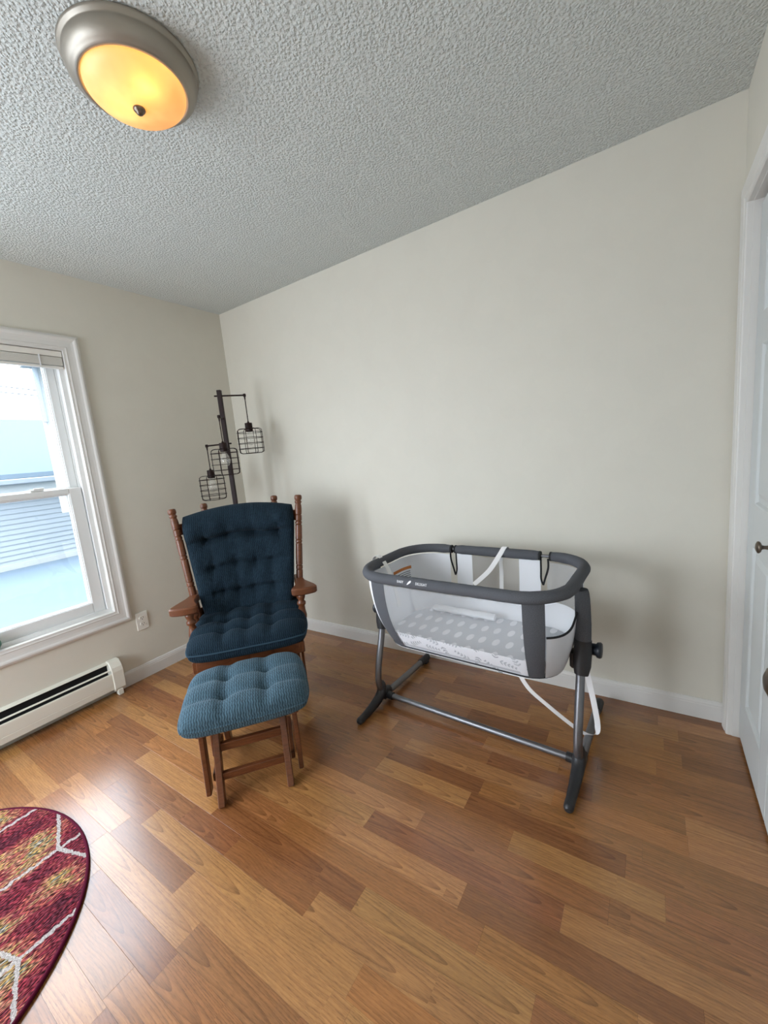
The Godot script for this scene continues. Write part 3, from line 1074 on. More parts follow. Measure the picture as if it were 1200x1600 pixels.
# turned post from a to b; rings near the given heights
func post(a: Vector3, b: Vector3, r: float, style: int) -> MB:
	var ln := a.distance_to(b)
	var y := (b - a).normalized()
	var x := y.cross(Vector3(0, 0, 1)).normalized()
	var m := MB.new()
	var prof := []
	if style == 0:     # back post: plain shaft, double rings, bead and button top
		prof = [Vector2(0, 0), Vector2(r, 0)]
		var marks := []
		for d in [0.44, 0.415, 0.285, 0.265, 0.175, 0.155, 0.118]:     # incised rings, from the top
			marks.append(ln - d)
		for h in marks:
			prof.append_array([Vector2(r, h - 0.0042), Vector2(r * 0.97, h - 0.0028), Vector2(r * 0.80, h - 0.0012), Vector2(r * 0.80, h + 0.0012), Vector2(r * 0.97, h + 0.0028), Vector2(r, h + 0.0042)])
		prof.append_array([Vector2(r * 1.02, ln - 0.100), Vector2(r * 1.04, ln - 0.080), Vector2(r * 0.95, ln - 0.062), Vector2(r * 0.82, ln - 0.056), Vector2(r * 0.82, ln - 0.050), Vector2(r * 1.02, ln - 0.046), Vector2(r * 1.04, ln - 0.040), Vector2(r * 0.84, ln - 0.035), Vector2(r * 0.84, ln - 0.031), Vector2(r * 1.08, ln - 0.026), Vector2(r * 1.12, ln - 0.016), Vector2(r * 1.08, ln - 0.006), Vector2(r * 0.85, ln - 0.001), Vector2(0, ln)])
	else:              # arm support: vase and beads
		prof = [Vector2(0, 0), Vector2(r * 0.8, 0), Vector2(r * 0.75, ln * 0.06), Vector2(r * 1.1, ln * 0.12), Vector2(r * 1.1, ln * 0.18), Vector2(r * 0.7, ln * 0.22), Vector2(r * 1.25, ln * 0.36), Vector2(r * 1.3, ln * 0.44), Vector2(r * 0.9, ln * 0.60), Vector2(r * 0.7, ln * 0.68), Vector2(r * 1.1, ln * 0.72), Vector2(r * 1.1, ln * 0.78), Vector2(r * 0.7, ln * 0.82), Vector2(r, ln * 0.9), Vector2(r, ln), Vector2(0, ln)]
	m.lathe(prof, 18, Transform3D(Basis(x, y, x.cross(y)), a))
	return m

func build_glider() -> void:
	var g := thing("glider_chair", "wooden glider armchair with tufted blue back and seat cushions coloured darker for shade", "chair", Vector3(0.934, 0, 0.804), deg_to_rad(48.0))
	# base: a pair of sled sides with splayed feet, joined by stretchers
	for s in [-1, 1]:
		var b := MB.new()
		b.bar(Vector3(s * 0.225, 0.0, 0.03), Vector3(s * 0.225, 0.33, 0.13), 0.022, 0.045, 0.004)
		obj("leg", b, M.wood, g)
		b = MB.new()
		b.bar(Vector3(s * 0.225, 0.0, -0.33), Vector3(s * 0.225, 0.33, -0.20), 0.022, 0.045, 0.004)
		obj("leg", b, M.wood, g)
		b = MB.new()
		b.box(Vector3(s * 0.225, 0.30, -0.04), Vector3(0.024, 0.045, 0.40), 0.004)
		obj("upper_rail", b, M.wood, g)
		obj("lower_rail", box1(Vector3(s * 0.225, 0.10, -0.13), Vector3(0.020, 0.040, 0.34), 0.004), M.wood, g)
		for z in [0.10, -0.22]:
			b = MB.new()
			b.bar(Vector3(s * 0.252, 0.335, z + 0.03), Vector3(s * 0.252, 0.12, z - 0.03), 0.014, 0.036, 0.004)
			obj("swing_arm", b, M.wood, g)
	for z in [-0.02, -0.25]:
		obj("stretcher", box1(Vector3(0, 0.11, z), Vector3(0.44, 0.036, 0.02), 0.004), M.wood, g)
	# seat frame
	var f := MB.new()
	f.box(Vector3(0, 0.365, 0.212), Vector3(0.50, 0.058, 0.022), 0.005)
	f.box(Vector3(0, 0.365, -0.20), Vector3(0.50, 0.058, 0.022), 0.004)
	f.box(Vector3(-0.255, 0.365, 0.0), Vector3(0.022, 0.058, 0.44), 0.004)
	f.box(Vector3(0.255, 0.365, 0.0), Vector3(0.022, 0.058, 0.44), 0.004)
	for k in 4:
		f.box(Vector3(0, 0.385, -0.14 + k * 0.1), Vector3(0.49, 0.012, 0.055), 0.003)
	obj("seat_frame", f, M.wood, g)
	# back posts, outer pair in front of the inner pair
	for s in [-1, 1]:
		obj("back_post", post(Vector3(s * 0.262, 0.34, -0.120), Vector3(s * 0.345, 1.100, -0.225), 0.0195, 0), M.wood, g)
		obj("back_post", post(Vector3(s * 0.150, 0.34, -0.215), Vector3(s * 0.205, 1.098, -0.385), 0.0185, 0), M.wood, g)
	for y in [[0.50, 0.0], [0.98, 1.0]]:
		var rail := MB.new()
		var w: float = lerpf(0.275, 0.325, y[1])
		var zz: float = lerpf(-0.150, -0.215, y[1])
		var q := []
		for k in 9:
			var u := k / 8.0 * 2.0 - 1.0
			q.append(Vector3(u * w, y[0], zz - 0.115 * (1.0 - u * u) - 0.02))
		rail.ribbon(V(q), Vector3.UP, 0.06, 0.018)
		obj("back_rail", rail, M.wood, g)
	# arms: broad paddles with a rolled front end, on turned supports
	for s in [-1, 1]:
		var outline := curve([Vector3(0.255, -0.235, 0), Vector3(0.262, -0.10, 0), Vector3(0.258, -0.03, 0), Vector3(0.238, 0.03, 0), Vector3(0.242, 0.062, 0), Vector3(0.300, 0.072, 0), Vector3(0.362, 0.058, 0), Vector3(0.372, 0.030, 0), Vector3(0.350, -0.03, 0), Vector3(0.318, -0.11, 0), Vector3(0.308, -0.235, 0)], 4)
		var poly := PackedVector2Array()
		for p in outline:
			poly.append(Vector2(s * p.x, p.y))
		if s < 0:
			poly.reverse()
		var a := MB.new()
		a.extrude(poly, 0.040, Transform3D(Basis(Vector3(1, 0, 0), Vector3(0, 0, 1), Vector3(0, -1, 0)), Vector3(0, 0.622, 0)), 0.007)
		obj("armrest", a, M.wood, g)
		obj("arm_support", post(Vector3(s * 0.268, 0.37, 0.035), Vector3(s * 0.285, 0.585, 0.035), 0.021, 1), M.wood, g)
		obj("arm_support", post(Vector3(s * 0.270, 0.37, -0.06), Vector3(s * 0.285, 0.585, -0.07), 0.019, 1), M.wood, g)
	# seat cushion
	var p := pad(0.585, 0.51, 0.074, 0.060, [Vector3(-0.40, -0.05, 0.036), Vector3(0.40, -0.05, 0.036), Vector3(0.0, -0.05, 0.034), Vector3(-0.40, 0.50, 0.026), Vector3(0.40, 0.50, 0.026), Vector3(0.0, 0.50, 0.026)], [[1, 0.46, 0.026], [1, -0.08, 0.028], [0, -0.40, 0.014], [0, 0.40, 0.014], [0, 0.0, 0.012]], 0.3, 3)
	var so := obj("seat_cushion", p[0], M.shaded_blue, g)
	so.position = Vector3(0, 0.447, 0.022)
	obj("piping", p[1], M.pipe, so)
	var bo := obj("back_cushion", back_pad(), M.shaded_blue, g)
	bo.position = Vector3.ZERO

func back_pad() -> MB:
	var nu := 72
	var nv := 80
	var front := PackedVector3Array()
	var rear := PackedVector3Array()
	var nz := noise(7.0, 14, 3)
	var buttons := []
	for r in [[0.24, 0.55], [0.47, 0.60], [0.735, 0.66]]:
		for u in [-1.0, -0.34, 0.34, 1.0]:
			buttons.append(Vector3(u * r[1] + 0.05 * sin(u * 7.0 + r[0] * 9.0), r[0] + 0.012 * cos(u * 5.0), 0.032))
	for j in nv + 1:
		var t := j / float(nv)
		t = 0.5 + 0.5 * signf(t - 0.5) * (1.0 - pow(1.0 - abs(t * 2.0 - 1.0), 1.5))
		for i in nu + 1:
			var u := i / float(nu) * 2.0 - 1.0
			u = signf(u) * (1.0 - pow(1.0 - abs(u), 1.6))
			var half := lerpf(0.235, 0.318, pow(t, 0.9))
			# top edge dips a little towards the corners
			var y := 0.455 + 0.625 * t - 0.035 * u * u * t * t
			var z := -0.125 - 0.150 * t + 0.060 * u * u - 0.045
			half *= sqrt(1.0 - 0.10 * pow(abs(t * 2.0 - 1.0), 6.0))
			var s: float = max(0.0, (1.0 - pow(abs(u), 6.0)) * (1.0 - pow(abs(t * 2.0 - 1.0), 8.0)))
			var h := 0.075 * pow(s, 0.42)
			if t > 0.735:
				h += 0.030 * sin((t - 0.735) / 0.265 * PI) * pow(s, 0.3)
			var dip := 0.0
			for b in buttons:
				var q := Vector2((u - b.x) * half, (t - b.y) * 0.625)
				dip += b.z * exp(-q.length() / 0.030)
				# pulled folds running from the button
				dip += 0.009 * exp(-abs(q.x + 0.25 * q.y * b.x) / 0.006) * exp(-abs(q.y) / 0.07)
			for r in [0.24, 0.47, 0.735]:
				dip += (0.042 if r > 0.7 else 0.024) * exp(-pow((t - r - 0.010 * sin(u * 6.0 + r * 20.0)) * 0.625 / 0.015, 2.0)) * (1.0 if abs(u) < 0.7 else 0.5)
			h -= dip * pow(s, 0.5)
			h += 0.012 * nz.get_noise_2d(u * half, y) * s
			front.append(Vector3(u * half, y, z + h))
			rear.append(Vector3(u * half, y, z - 0.03 * pow(s, 0.3)))
	var m := MB.new()
	m.grid(front, nu + 1, nv + 1)
	m.grid(rear, nu + 1, nv + 1, false, false, PackedVector2Array(), true)
	return m

func build_ottoman() -> void:
	var g := thing("gliding_ottoman", "gliding ottoman with tufted light blue cushion on a brown wooden base", "ottoman", Vector3(1.285, 0, 1.125), deg_to_rad(50.0))
	for s in [-1, 1]:
		for q in [-1, 1]:
			var b := MB.new()
			b.bar(Vector3(s * 0.132, 0.0, q * 0.200), Vector3(s * 0.132, 0.285, q * 0.075), 0.026, 0.046, 0.004)
			obj("leg", b, M.wood, g)
			b = MB.new()
			b.bar(Vector3(s * 0.182, 0.29, q * 0.115 - 0.01), Vector3(s * 0.182, 0.022, q * 0.115 + 0.02), 0.020, 0.054, 0.004)
			obj("swing_arm", b, M.wood, g)
		var r := MB.new()
		r.box(Vector3(s * 0.154, 0.075, 0.0), Vector3(0.018, 0.034, 0.26), 0.004)
		obj("lower_rail", r, M.wood, g)
		obj("upper_rail", box1(Vector3(s * 0.132, 0.262, 0.0), Vector3(0.022, 0.034, 0.20), 0.004), M.wood, g)
	for q in [-1, 1]:
		obj("stretcher", box1(Vector3(0, 0.095, q * 0.155), Vector3(0.25, 0.032, 0.022), 0.004), M.wood, g)
		obj("stretcher", box1(Vector3(0, 0.190, q * 0.110), Vector3(0.25, 0.036, 0.022), 0.004), M.wood, g)
	var f := MB.new()
	f.box(Vector3(0, 0.283, 0), Vector3(0.40, 0.028, 0.29), 0.004)
	obj("seat_frame", f, M.wood, g)
	var p := pad(0.505, 0.43, 0.066, 0.046, [Vector3(-0.33, -0.30, 0.022), Vector3(0.33, -0.30, 0.022), Vector3(-0.33, 0.36, 0.022), Vector3(0.33, 0.36, 0.022)], [[0, -0.33, 0.013], [0, 0.33, 0.013], [1, -0.30, 0.016], [1, 0.36, 0.016]], 0.5, 5)
	var o := obj("cushion", p[0], M.blue, g)
	o.position = Vector3(0, 0.342, 0)
	obj("piping", p[1], M.blue, o)

# ------------------------------------------------------------------ bassinet
const RIM_Y := 0.765
func rr(a: float, b: float, rc: float, t: float) -> Vector2:
	t = fposmod(t, 1.0)
	var k := [0.0, 0.14, 0.22, 0.28, 0.36, 0.64, 0.72, 0.78, 0.86, 1.0]
	var s := 0
	while s < 8 and t > k[s + 1]:
		s += 1
	var f: float = (t - k[s]) / (k[s + 1] - k[s])
	var ax := a - rc
	var bz := b - rc
	match s:
		0: return Vector2(lerpf(0, ax, f), b)
		1: return Vector2(ax, bz) + rc * Vector2(sin(f * PI / 2), cos(f * PI / 2))
		2: return Vector2(a, lerpf(bz, -bz, f))
		3: return Vector2(ax, -bz) + rc * Vector2(cos(f * PI / 2), -sin(f * PI / 2))
		4: return Vector2(lerpf(ax, -ax, f), -b)
		5: return Vector2(-ax, -bz) + rc * Vector2(-sin(f * PI / 2), -cos(f * PI / 2))
		6: return Vector2(-a, lerpf(-bz, bz, f))
		7: return Vector2(-ax, bz) + rc * Vector2(-cos(f * PI / 2), sin(f * PI / 2))
	return Vector2(lerpf(-ax, 0, f), b)

# a point of the basket wall: t round it, s from the rim (0) to the bottom (1), off inwards
func wall_at(t: float, s: float, off := 0.0) -> Vector3:
	var top := rr(0.447 - off, 0.268 - off, 0.165, t) + Vector2(0, 0.027)
	var low := rr(0.392 - off, 0.192 - off, 0.120, t) + Vector2(0, -0.005)
	var p := top.lerp(low, pow(s, 2.3))
	return Vector3(p.x + 0.018, lerpf(RIM_Y - 0.012, 0.402, s), p.y)

func wall_patch(t0: float, t1: float, s0, s1, off := 0.0, nt := 24, ns := 16, sag := 0.0) -> MB:
	var pts := PackedVector3Array()
	var uvs := PackedVector2Array()
	for j in ns + 1:
		for i in nt + 1:
			var t := lerpf(t0, t1, i / float(nt))
			var a: float = s0.call(i / float(nt)) if s0 is Callable else s0
			var b: float = s1.call(i / float(nt)) if s1 is Callable else s1
			var s := lerpf(a, b, j / float(ns))
			var p := wall_at(t, s, off)
			pts.append(p)
			uvs.append(Vector2(t * 3.0, s))
	var m := MB.new()
	m.grid(pts, nt + 1, ns + 1, false, false, uvs, true)
	return m

func rim_path(t0: float, t1: float, m: int, y := RIM_Y, a := 0.448, b := 0.27) -> PackedVector3Array:
	var o := PackedVector3Array()
	for k in m + 1:
		var p := rr(a, b, 0.165, lerpf(t0, t1, k / float(m)))
		o.append(Vector3(p.x + 0.018, y, p.y + 0.027))
	return o

func build_bassinet() -> void:
	var g := thing("bassinet", "grey bedside bassinet with white mesh sides on a tubular steel stand", "bassinet", Vector3(2.052, 0, 0.44), deg_to_rad(-3.0))
	var gl := 0.432      # rim gaps at the back, as t
	var gr := 0.372
	var gl0 := 0.602
	# steel loop inside the padding
	var m := MB.new()
	m.tube(rim_path(0.0, 1.0 - 1.0 / 96.0, 95), 0.0075, 10, true)
	obj("rim_rod", m, M.steel, g)
	# padded sleeves: long one round the front, short one along the back
	for q in [[gl0 + 0.006, 1.0 + gr - 0.012, 120], [gr + 0.012, gl0 - 0.006, 40]]:
		m = MB.new()
		var path := rim_path(q[0], q[1], q[2])
		var nz := noise(14.0, 6, 2)
		var rad := []
		for k in path.size():
			var e: float = min(k, path.size() - 1 - k)
			rad.append(0.0232 * (0.86 + 0.14 * min(1.0, e / 3.0)) + 0.0012 * nz.get_noise_3dv(path[k]))
		m.tube(path, rad, 20)
		obj("rim_padding", m, M.grey_cloth, g)
		for e in [0, path.size() - 1]:
			var z := MB.new()
			var d: Vector3 = (path[1] - path[0]).normalized() if e == 0 else (path[e] - path[e - 1]).normalized()
			z.tube(V([path[e] - d * 0.004, path[e] + d * 0.004]), 0.0215, 18)
			obj("rim_binding", z, M.black_cloth, g)
	# mesh walls
	obj("mesh_panel", wall_patch(-0.140, 0.150, 0.05, 1.0, 0.0, 40), M.mesh_white, g)
	obj("mesh_panel", wall_patch(0.173, 0.238, 0.05, 1.0), M.mesh_clear, g)
	obj("mesh_panel", wall_patch(0.268, gr - 0.004, 0.05, 1.0), M.mesh_white, g)
	obj("mesh_panel", wall_patch(gr + 0.012, gl0 - 0.006, 0.05, 0.62, 0.0, 40), M.mesh_clear, g)
	obj("end_panel", wall_patch(gl0 + 0.012, 0.832, 0.05, 1.0, 0.0, 40), M.white_cloth, g)
	# dark cloth bands
	for q in [[0.150, 0.174], [-0.166, -0.138], [0.236, 0.276]]:
		obj("cloth_band", wall_patch(q[0], q[1], 0.0, 1.0, -0.0015, 8), M.grey_cloth, g)
	# white cloth beside the open zips at the back
	obj("back_tab", wall_patch(gr + 0.010, gr + 0.060, 0.03, 0.62, 0.001, 8), M.white_cloth, g)
	obj("back_tab", wall_patch(gl0 - 0.050, gl0 - 0.006, 0.03, 0.62, 0.001, 8), M.white_cloth, g)
	for q in [[gr - 0.006, gr + 0.010, gr + 0.012], [gl0 + 0.010, gl0 - 0.006, gl0 - 0.012]]:
		m = MB.new()
		var bot := wall_at(q[1] + (q[0] - q[1]) * 0.3, 0.36)
		m.tube(curve([wall_at(q[0], 0.0), wall_at(q[0], 0.12), wall_at(q[0] * 0.6 + q[1] * 0.4, 0.26), bot], 5), 0.0045, 8)
		m.tube(curve([wall_at(q[1], 0.0), wall_at(q[1], 0.14), wall_at(q[1], 0.28), bot], 5), 0.0045, 8)
		obj("zip_edge", m, M.black_cloth, g)
	# printed lining inside the back, folded over a white bar
	obj("back_lining", wall_patch(0.300, 0.705, 0.56, 1.0, 0.008, 48), M.white_cloth, g)
	obj("front_lining", wall_patch(-0.166, 0.240, 0.73, 1.0, 0.004, 60), M.sheet, g)
	m = MB.new()
	var fold := []
	for k in 25:
		fold.append(Vector3(lerpf(-0.27, 0.06, k / 24.0), 0.466, -0.145 + 0.004 * sin(k * 0.9)))
	m.tube(V(fold), 0.024, 12, false, true, 0.62)
	obj("folded_flap", m, M.white_cloth, g)
	# pocket outside the right end
	var rim := func(f: float) -> float: return 0.40 + 0.05 * sin(f * PI) - 0.10 * f
	obj("side_pocket", wall_patch(0.174, 0.238, rim, 0.985, -0.006, 20), M.pocket, g)
	m = MB.new()
	var el := []
	for k in 17:
		el.append(wall_at(lerpf(0.174, 0.238, k / 16.0), rim.call(k / 16.0), -0.007))
	m.tube(V(el), 0.0042, 8)
	obj("pocket_elastic", m, M.black_cloth, g)
	# bottom board and piping
	m = MB.new()
	var pipe := []
	var floor_poly := PackedVector2Array()
	for k in 96:
		var p := wall_at(k / 96.0, 1.0, -0.001)
		pipe.append(p)
		floor_poly.append(Vector2(p.x, -p.z))
	m.tube(V(pipe), 0.0034, 8, true)
	obj("bottom_piping", m, M.black_cloth, g)
	m = MB.new()
	m.extrude(floor_poly, 0.008, Transform3D(Basis(Vector3(1, 0, 0), Vector3(0, 0, -1), Vector3(0, 1, 0)), Vector3(0, 0.396, 0)))
	obj("bottom_board", m, M.white_cloth, g)
	for q in [Vector3(-0.26, 0.392, 0.165), Vector3(-0.14, 0.392, 0.172), Vector3(0.20, 0.392, 0.172)]:
		m = MB.new()
		m.box(q, Vector3(0.022, 0.012, 0.016), 0.003)
		obj("snap", m, M.black_plastic, g)
	# mattress under a printed sheet
	var top := PackedVector3Array()
	var tuv := PackedVector2Array()
	for j in 13:
		var f := [0.0, 0.35, 0.6, 0.8, 0.9, 0.96, 0.985, 1.0, 1.0, 1.0, 1.0, 0.99, 0.97][j] as float
		var y := [0.446, 0.446, 0.446, 0.446, 0.4455, 0.444, 0.441, 0.436, 0.43, 0.42, 0.412, 0.407, 0.404][j] as float
		for i in 64:
			var w := wall_at(i / 64.0, (0.765 - y) / 0.363 - 0.02, 0.008)
			var p := Vector3(w.x * f, y, (w.z + 0.004) * f - 0.004)
			top.append(p)
			tuv.append(Vector2(0.5 + p.x / 0.86, 0.5 + p.z / 0.43 + (0.446 - y) * 2.0))
	m = MB.new()
	m.grid(top, 64, 13, true, false, tuv, true)
	obj("mattress", m, M.dots, g)
	# tension straps over the rim
	m = MB.new()
	m.ribbon(curve([Vector3(-0.470, 0.72, 0.08), Vector3(-0.474, 0.775, 0.08), Vector3(-0.445, 0.795, 0.08), Vector3(-0.405, 0.765, 0.085), Vector3(-0.36, 0.68, 0.09), Vector3(-0.335, 0.55, 0.09)], 6), Vector3(0, 0, 1), 0.026)
	obj("strap", m, M.webbing, g)
	m = MB.new()
	m.ribbon(curve([Vector3(0.09, 0.74, -0.272), Vector3(0.09, 0.785, -0.262), Vector3(0.085, 0.793, -0.240), Vector3(0.07, 0.76, -0.212), Vector3(0.03, 0.69, -0.17), Vector3(-0.03, 0.63, -0.12)], 6), Vector3(1, 0, 0), 0.024)
	obj("strap", m, M.webbing, g)
	for tt in [0.475]:
		m = MB.new()
		m.ribbon(V([wall_at(tt, 0.02, 0.004), wall_at(tt, 0.3, 0.004), wall_at(tt, 0.6, 0.004)]), Vector3(1, 0, 0), 0.020)
		obj("strap", m, M.webbing, g)
	# loop of webbing under the basket
	m = MB.new()
	m.ribbon(curve([Vector3(0.205, 0.395, 0.05), Vector3(0.225, 0.33, 0.045), Vector3(0.265, 0.25, 0.03), Vector3(0.33, 0.185, 0.01), Vector3(0.40, 0.115, -0.02), Vector3(0.455, 0.062, -0.05), Vector3(0.49, 0.045, -0.075), Vector3(0.508, 0.075, -0.085), Vector3(0.500, 0.20, -0.06), Vector3(0.475, 0.395, -0.02)], 8), Vector3(0.6, 0.75, 0.3), 0.024)
	obj("hanging_strap", m, M.webbing, g)
	# care label inside the left end
	var lab := Node3D.new()
	lab.name = "warning_label"
	g.add_child(lab)
	obj("label_cloth", wall_patch(0.690, 0.745, 0.14, 0.42, 0.003, 6, 6), M.white_cloth, lab)
	obj("label_band", wall_patch(0.695, 0.740, 0.20, 0.245, 0.0045, 6, 2), M.orange, lab)
	var tx := MB.new()
	for k in 4:
		var pt := wall_patch(0.698, 0.735, 0.275 + k * 0.03, 0.287 + k * 0.03, 0.0045, 6, 1)
		var o := tx.v.size()
		for i in pt.v.size():
			tx.put(pt.v[i], pt.n[i])
		for i in pt.idx:
			tx.idx.append(o + i)
	obj("label_print", tx, M.print_grey, lab)
	# lettering along the front of the rim
	var font := SystemFont.new()
	font.font_names = PackedStringArray(["Droid Sans"])
	for q in [["BABY", -0.155], ["DELIGHT", -0.055]]:
		var t := TextMesh.new()
		t.text = q[0]
		t.font = font
		t.font_size = 32
		t.pixel_size = 0.00042
		t.depth = 0.0012
		t.horizontal_alignment = HORIZONTAL_ALIGNMENT_CENTER
		var o := obj("lettering", t, M.lettering, g)
		o.position = Vector3(q[1], RIM_Y + 0.007, 0.297 + 0.0228)
		o.rotation.x = deg_to_rad(-16.0)
	m = MB.new()
	var lf := PackedVector2Array()
	for k in 20:
		var a := TAU * k / 20.0
		lf.append(Vector2(0.013 * cos(a), 0.0038 * sin(a) * (1.0 + 0.4 * cos(a))).rotated(0.75))
	m.extrude(lf, 0.0012, Transform3D(Basis.from_euler(Vector3(deg_to_rad(-16.0), 0, 0)), Vector3(-0.112, RIM_Y + 0.007, 0.297 + 0.0224)))
	obj("leaf_emblem", m, M.lettering, g)
	# stand
	for s in [-1, 1]:
		var x: float = s * 0.475
		# padded sleeve over the upright
		m = MB.new()
		m.tube(curve([Vector3(x * 1.012, 0.735, 0.06), Vector3(x * 1.02, 0.70, 0.058), Vector3(x * 1.02, 0.60, 0.05), Vector3(x * 1.015, 0.52, 0.045)], 6), [0.020, 0.0215, 0.022, 0.0225, 0.023, 0.023, 0.0235, 0.0235, 0.024, 0.024, 0.0245, 0.0245, 0.025, 0.025, 0.025, 0.025, 0.025, 0.025, 0.025], 16, false, true, 1.15)
		obj("upright_sleeve", m, M.grey_cloth, g)
		# height hub
		m = MB.new()
		m.tube(V([Vector3(x * 1.015, 0.530, 0.046), Vector3(x * 1.012, 0.48, 0.050), Vector3(x * 1.008, 0.43, 0.058), Vector3(x * 1.005, 0.395, 0.066)]), [0.026, 0.0275, 0.027, 0.021], 16, false, true, 1.2)
		m.box(Vector3(x * 0.955, 0.44, 0.035), Vector3(0.04, 0.07, 0.05), 0.008)
		var hub := obj("height_hub", m, M.black_plastic, g)
		m = MB.new()
		m.lathe([Vector2(0.0, 0.0), Vector2(0.022, 0.0), Vector2(0.023, 0.022), Vector2(0.029, 0.026), Vector2(0.031, 0.036), Vector2(0.027, 0.042), Vector2(0.0, 0.044)], 20, Transform3D(Basis(Vector3(0, -s, 0), Vector3(s, 0, 0), Vector3(0, 0, 1)), Vector3(x * 1.012 + s * 0.020, 0.485, 0.02)))
		obj("adjusting_knob", m, M.knob_plastic, hub)
		# tube: down, round the bend and back along the floor
		m = MB.new()
		var path := curve([Vector3(x, 0.43, 0.060), Vector3(x, 0.36, 0.078), Vector3(x, 0.27, 0.108), Vector3(x, 0.19, 0.132), Vector3(x, 0.125, 0.138), Vector3(x, 0.072, 0.118), Vector3(x, 0.044, 0.072), Vector3(x, 0.036, 0.01), Vector3(x, 0.033, -0.12), Vector3(x, 0.030, -0.345)], 6)
		m.tube(path, 0.0165, 14)
		obj("leg_tube", m, M.steel, g)
		# black toe reaching forward from the bend
		m = MB.new()
		m.tube(curve([Vector3(x, 0.118, 0.122), Vector3(x, 0.085, 0.118), Vector3(x, 0.056, 0.138), Vector3(x, 0.036, 0.185), Vector3(x, 0.025, 0.24), Vector3(x, 0.0195, 0.29), Vector3(x, 0.018, 0.325)], 5), [0.0195, 0.021, 0.022, 0.023, 0.0235, 0.024, 0.0245, 0.025, 0.0255, 0.0255, 0.0255, 0.025, 0.0245, 0.024, 0.0235, 0.023, 0.022, 0.0215, 0.021, 0.0205, 0.020, 0.0195, 0.019, 0.0185, 0.018, 0.0185, 0.0185, 0.0185, 0.0175, 0.014, 0.008], 16, false, true, 0.95)
		m.box(Vector3(x - s * 0.002, 0.045, 0.085), Vector3(0.042, 0.058, 0.075), 0.014)
		obj("front_foot", m, M.black_plastic, g)
		m = MB.new()
		m.tube(V([Vector3(x, 0.0315, -0.27), Vector3(x, 0.0305, -0.30), Vector3(x, 0.030, -0.35), Vector3(x, 0.030, -0.362)]), [0.0195, 0.0205, 0.0205, 0.013], 14)
		m.box(Vector3(x, 0.008, -0.33), Vector3(0.028, 0.016, 0.04), 0.004)
		obj("rear_foot", m, M.black_plastic, g)
		m = MB.new()
		m.tube(V([Vector3(x - s * 0.01, 0.042, 0.096), Vector3(x - s * 0.052, 0.042, 0.096)]), 0.019, 14)
		obj("bar_socket", m, M.black_plastic, g)
	m = MB.new()
	m.tube(V([Vector3(-0.455, 0.042, 0.096), Vector3(0.455, 0.042, 0.096)]), 0.0135, 14)
	obj("cross_bar", m, M.steel, g)

# ------------------------------------------------------------------ floor lamp in the corner
func build_floor_lamp() -> void:
	var P := Vector3(0.356, 0, 0.362)
	var g := thing("floor_lamp", "dark bronze floor lamp with three hanging wire cages in the corner", "lamp", P)
	var m := MB.new()
	m.lathe([Vector2(0.0, 0.0), Vector2(0.125, 0.0), Vector2(0.127, 0.008), Vector2(0.122, 0.016), Vector2(0.03, 0.022), Vector2(0.018, 0.034), Vector2(0.0, 0.034)], 40)
	obj("base", m, M.lamp_metal, g)
	m = MB.new()
	m.box(Vector3(0, 0.91, 0), Vector3(0.027, 1.786, 0.027), 0.002, Basis(Vector3.UP, 0.6))
	obj("pole", m, M.lamp_metal, g)
	# arm end offsets as seen on the pole, and the length of each cord
	for a in [[1.766, Vector3(0.086, 0, -0.131), 0.185], [1.6185, Vector3(0.097, 0, 0.100), 0.165], [1.452, Vector3(-0.155, 0, 0.048), 0.165]]:
		var end: Vector3 = a[1] + Vector3(0, a[0], 0)
		m = MB.new()
		m.tube(V([Vector3(0, a[0], 0) - a[1].normalized() * 0.035, end]), 0.0052, 8)
		m.box(end, Vector3(0.016, 0.02, 0.016), 0.003)
		var arm := obj("arm", m, M.lamp_metal, g)
		m = MB.new()
		m.tube(V([end, end - Vector3(0, a[2], 0)]), 0.0032, 8)
		m.lathe([Vector2(0.0032, 0.0), Vector2(0.0065, -0.004), Vector2(0.004, -0.03)], 10, Transform3D(Basis.IDENTITY, end))
		obj("cord", m, M.lamp_metal, arm)
		var top := end - Vector3(0, a[2], 0)
		m = MB.new()
		m.lathe([Vector2(0.0, 0.012), Vector2(0.006, 0.010), Vector2(0.008, 0.002), Vector2(0.024, 0.0), Vector2(0.0245, -0.052), Vector2(0.020, -0.056), Vector2(0.0, -0.056)], 20, Transform3D(Basis.IDENTITY, top))
		obj("socket", m, M.lamp_metal, g)
		cage(g, top - Vector3(0, 0.038, 0))
		m = MB.new()
		m.lathe([Vector2(0.012, 0.0), Vector2(0.014, -0.012), Vector2(0.024, -0.034), Vector2(0.031, -0.056), Vector2(0.030, -0.074), Vector2(0.020, -0.092), Vector2(0.0, -0.099)], 20, Transform3D(Basis.IDENTITY, top - Vector3(0, 0.052, 0)))
		obj("bulb", m, M.bulb_glass, g)

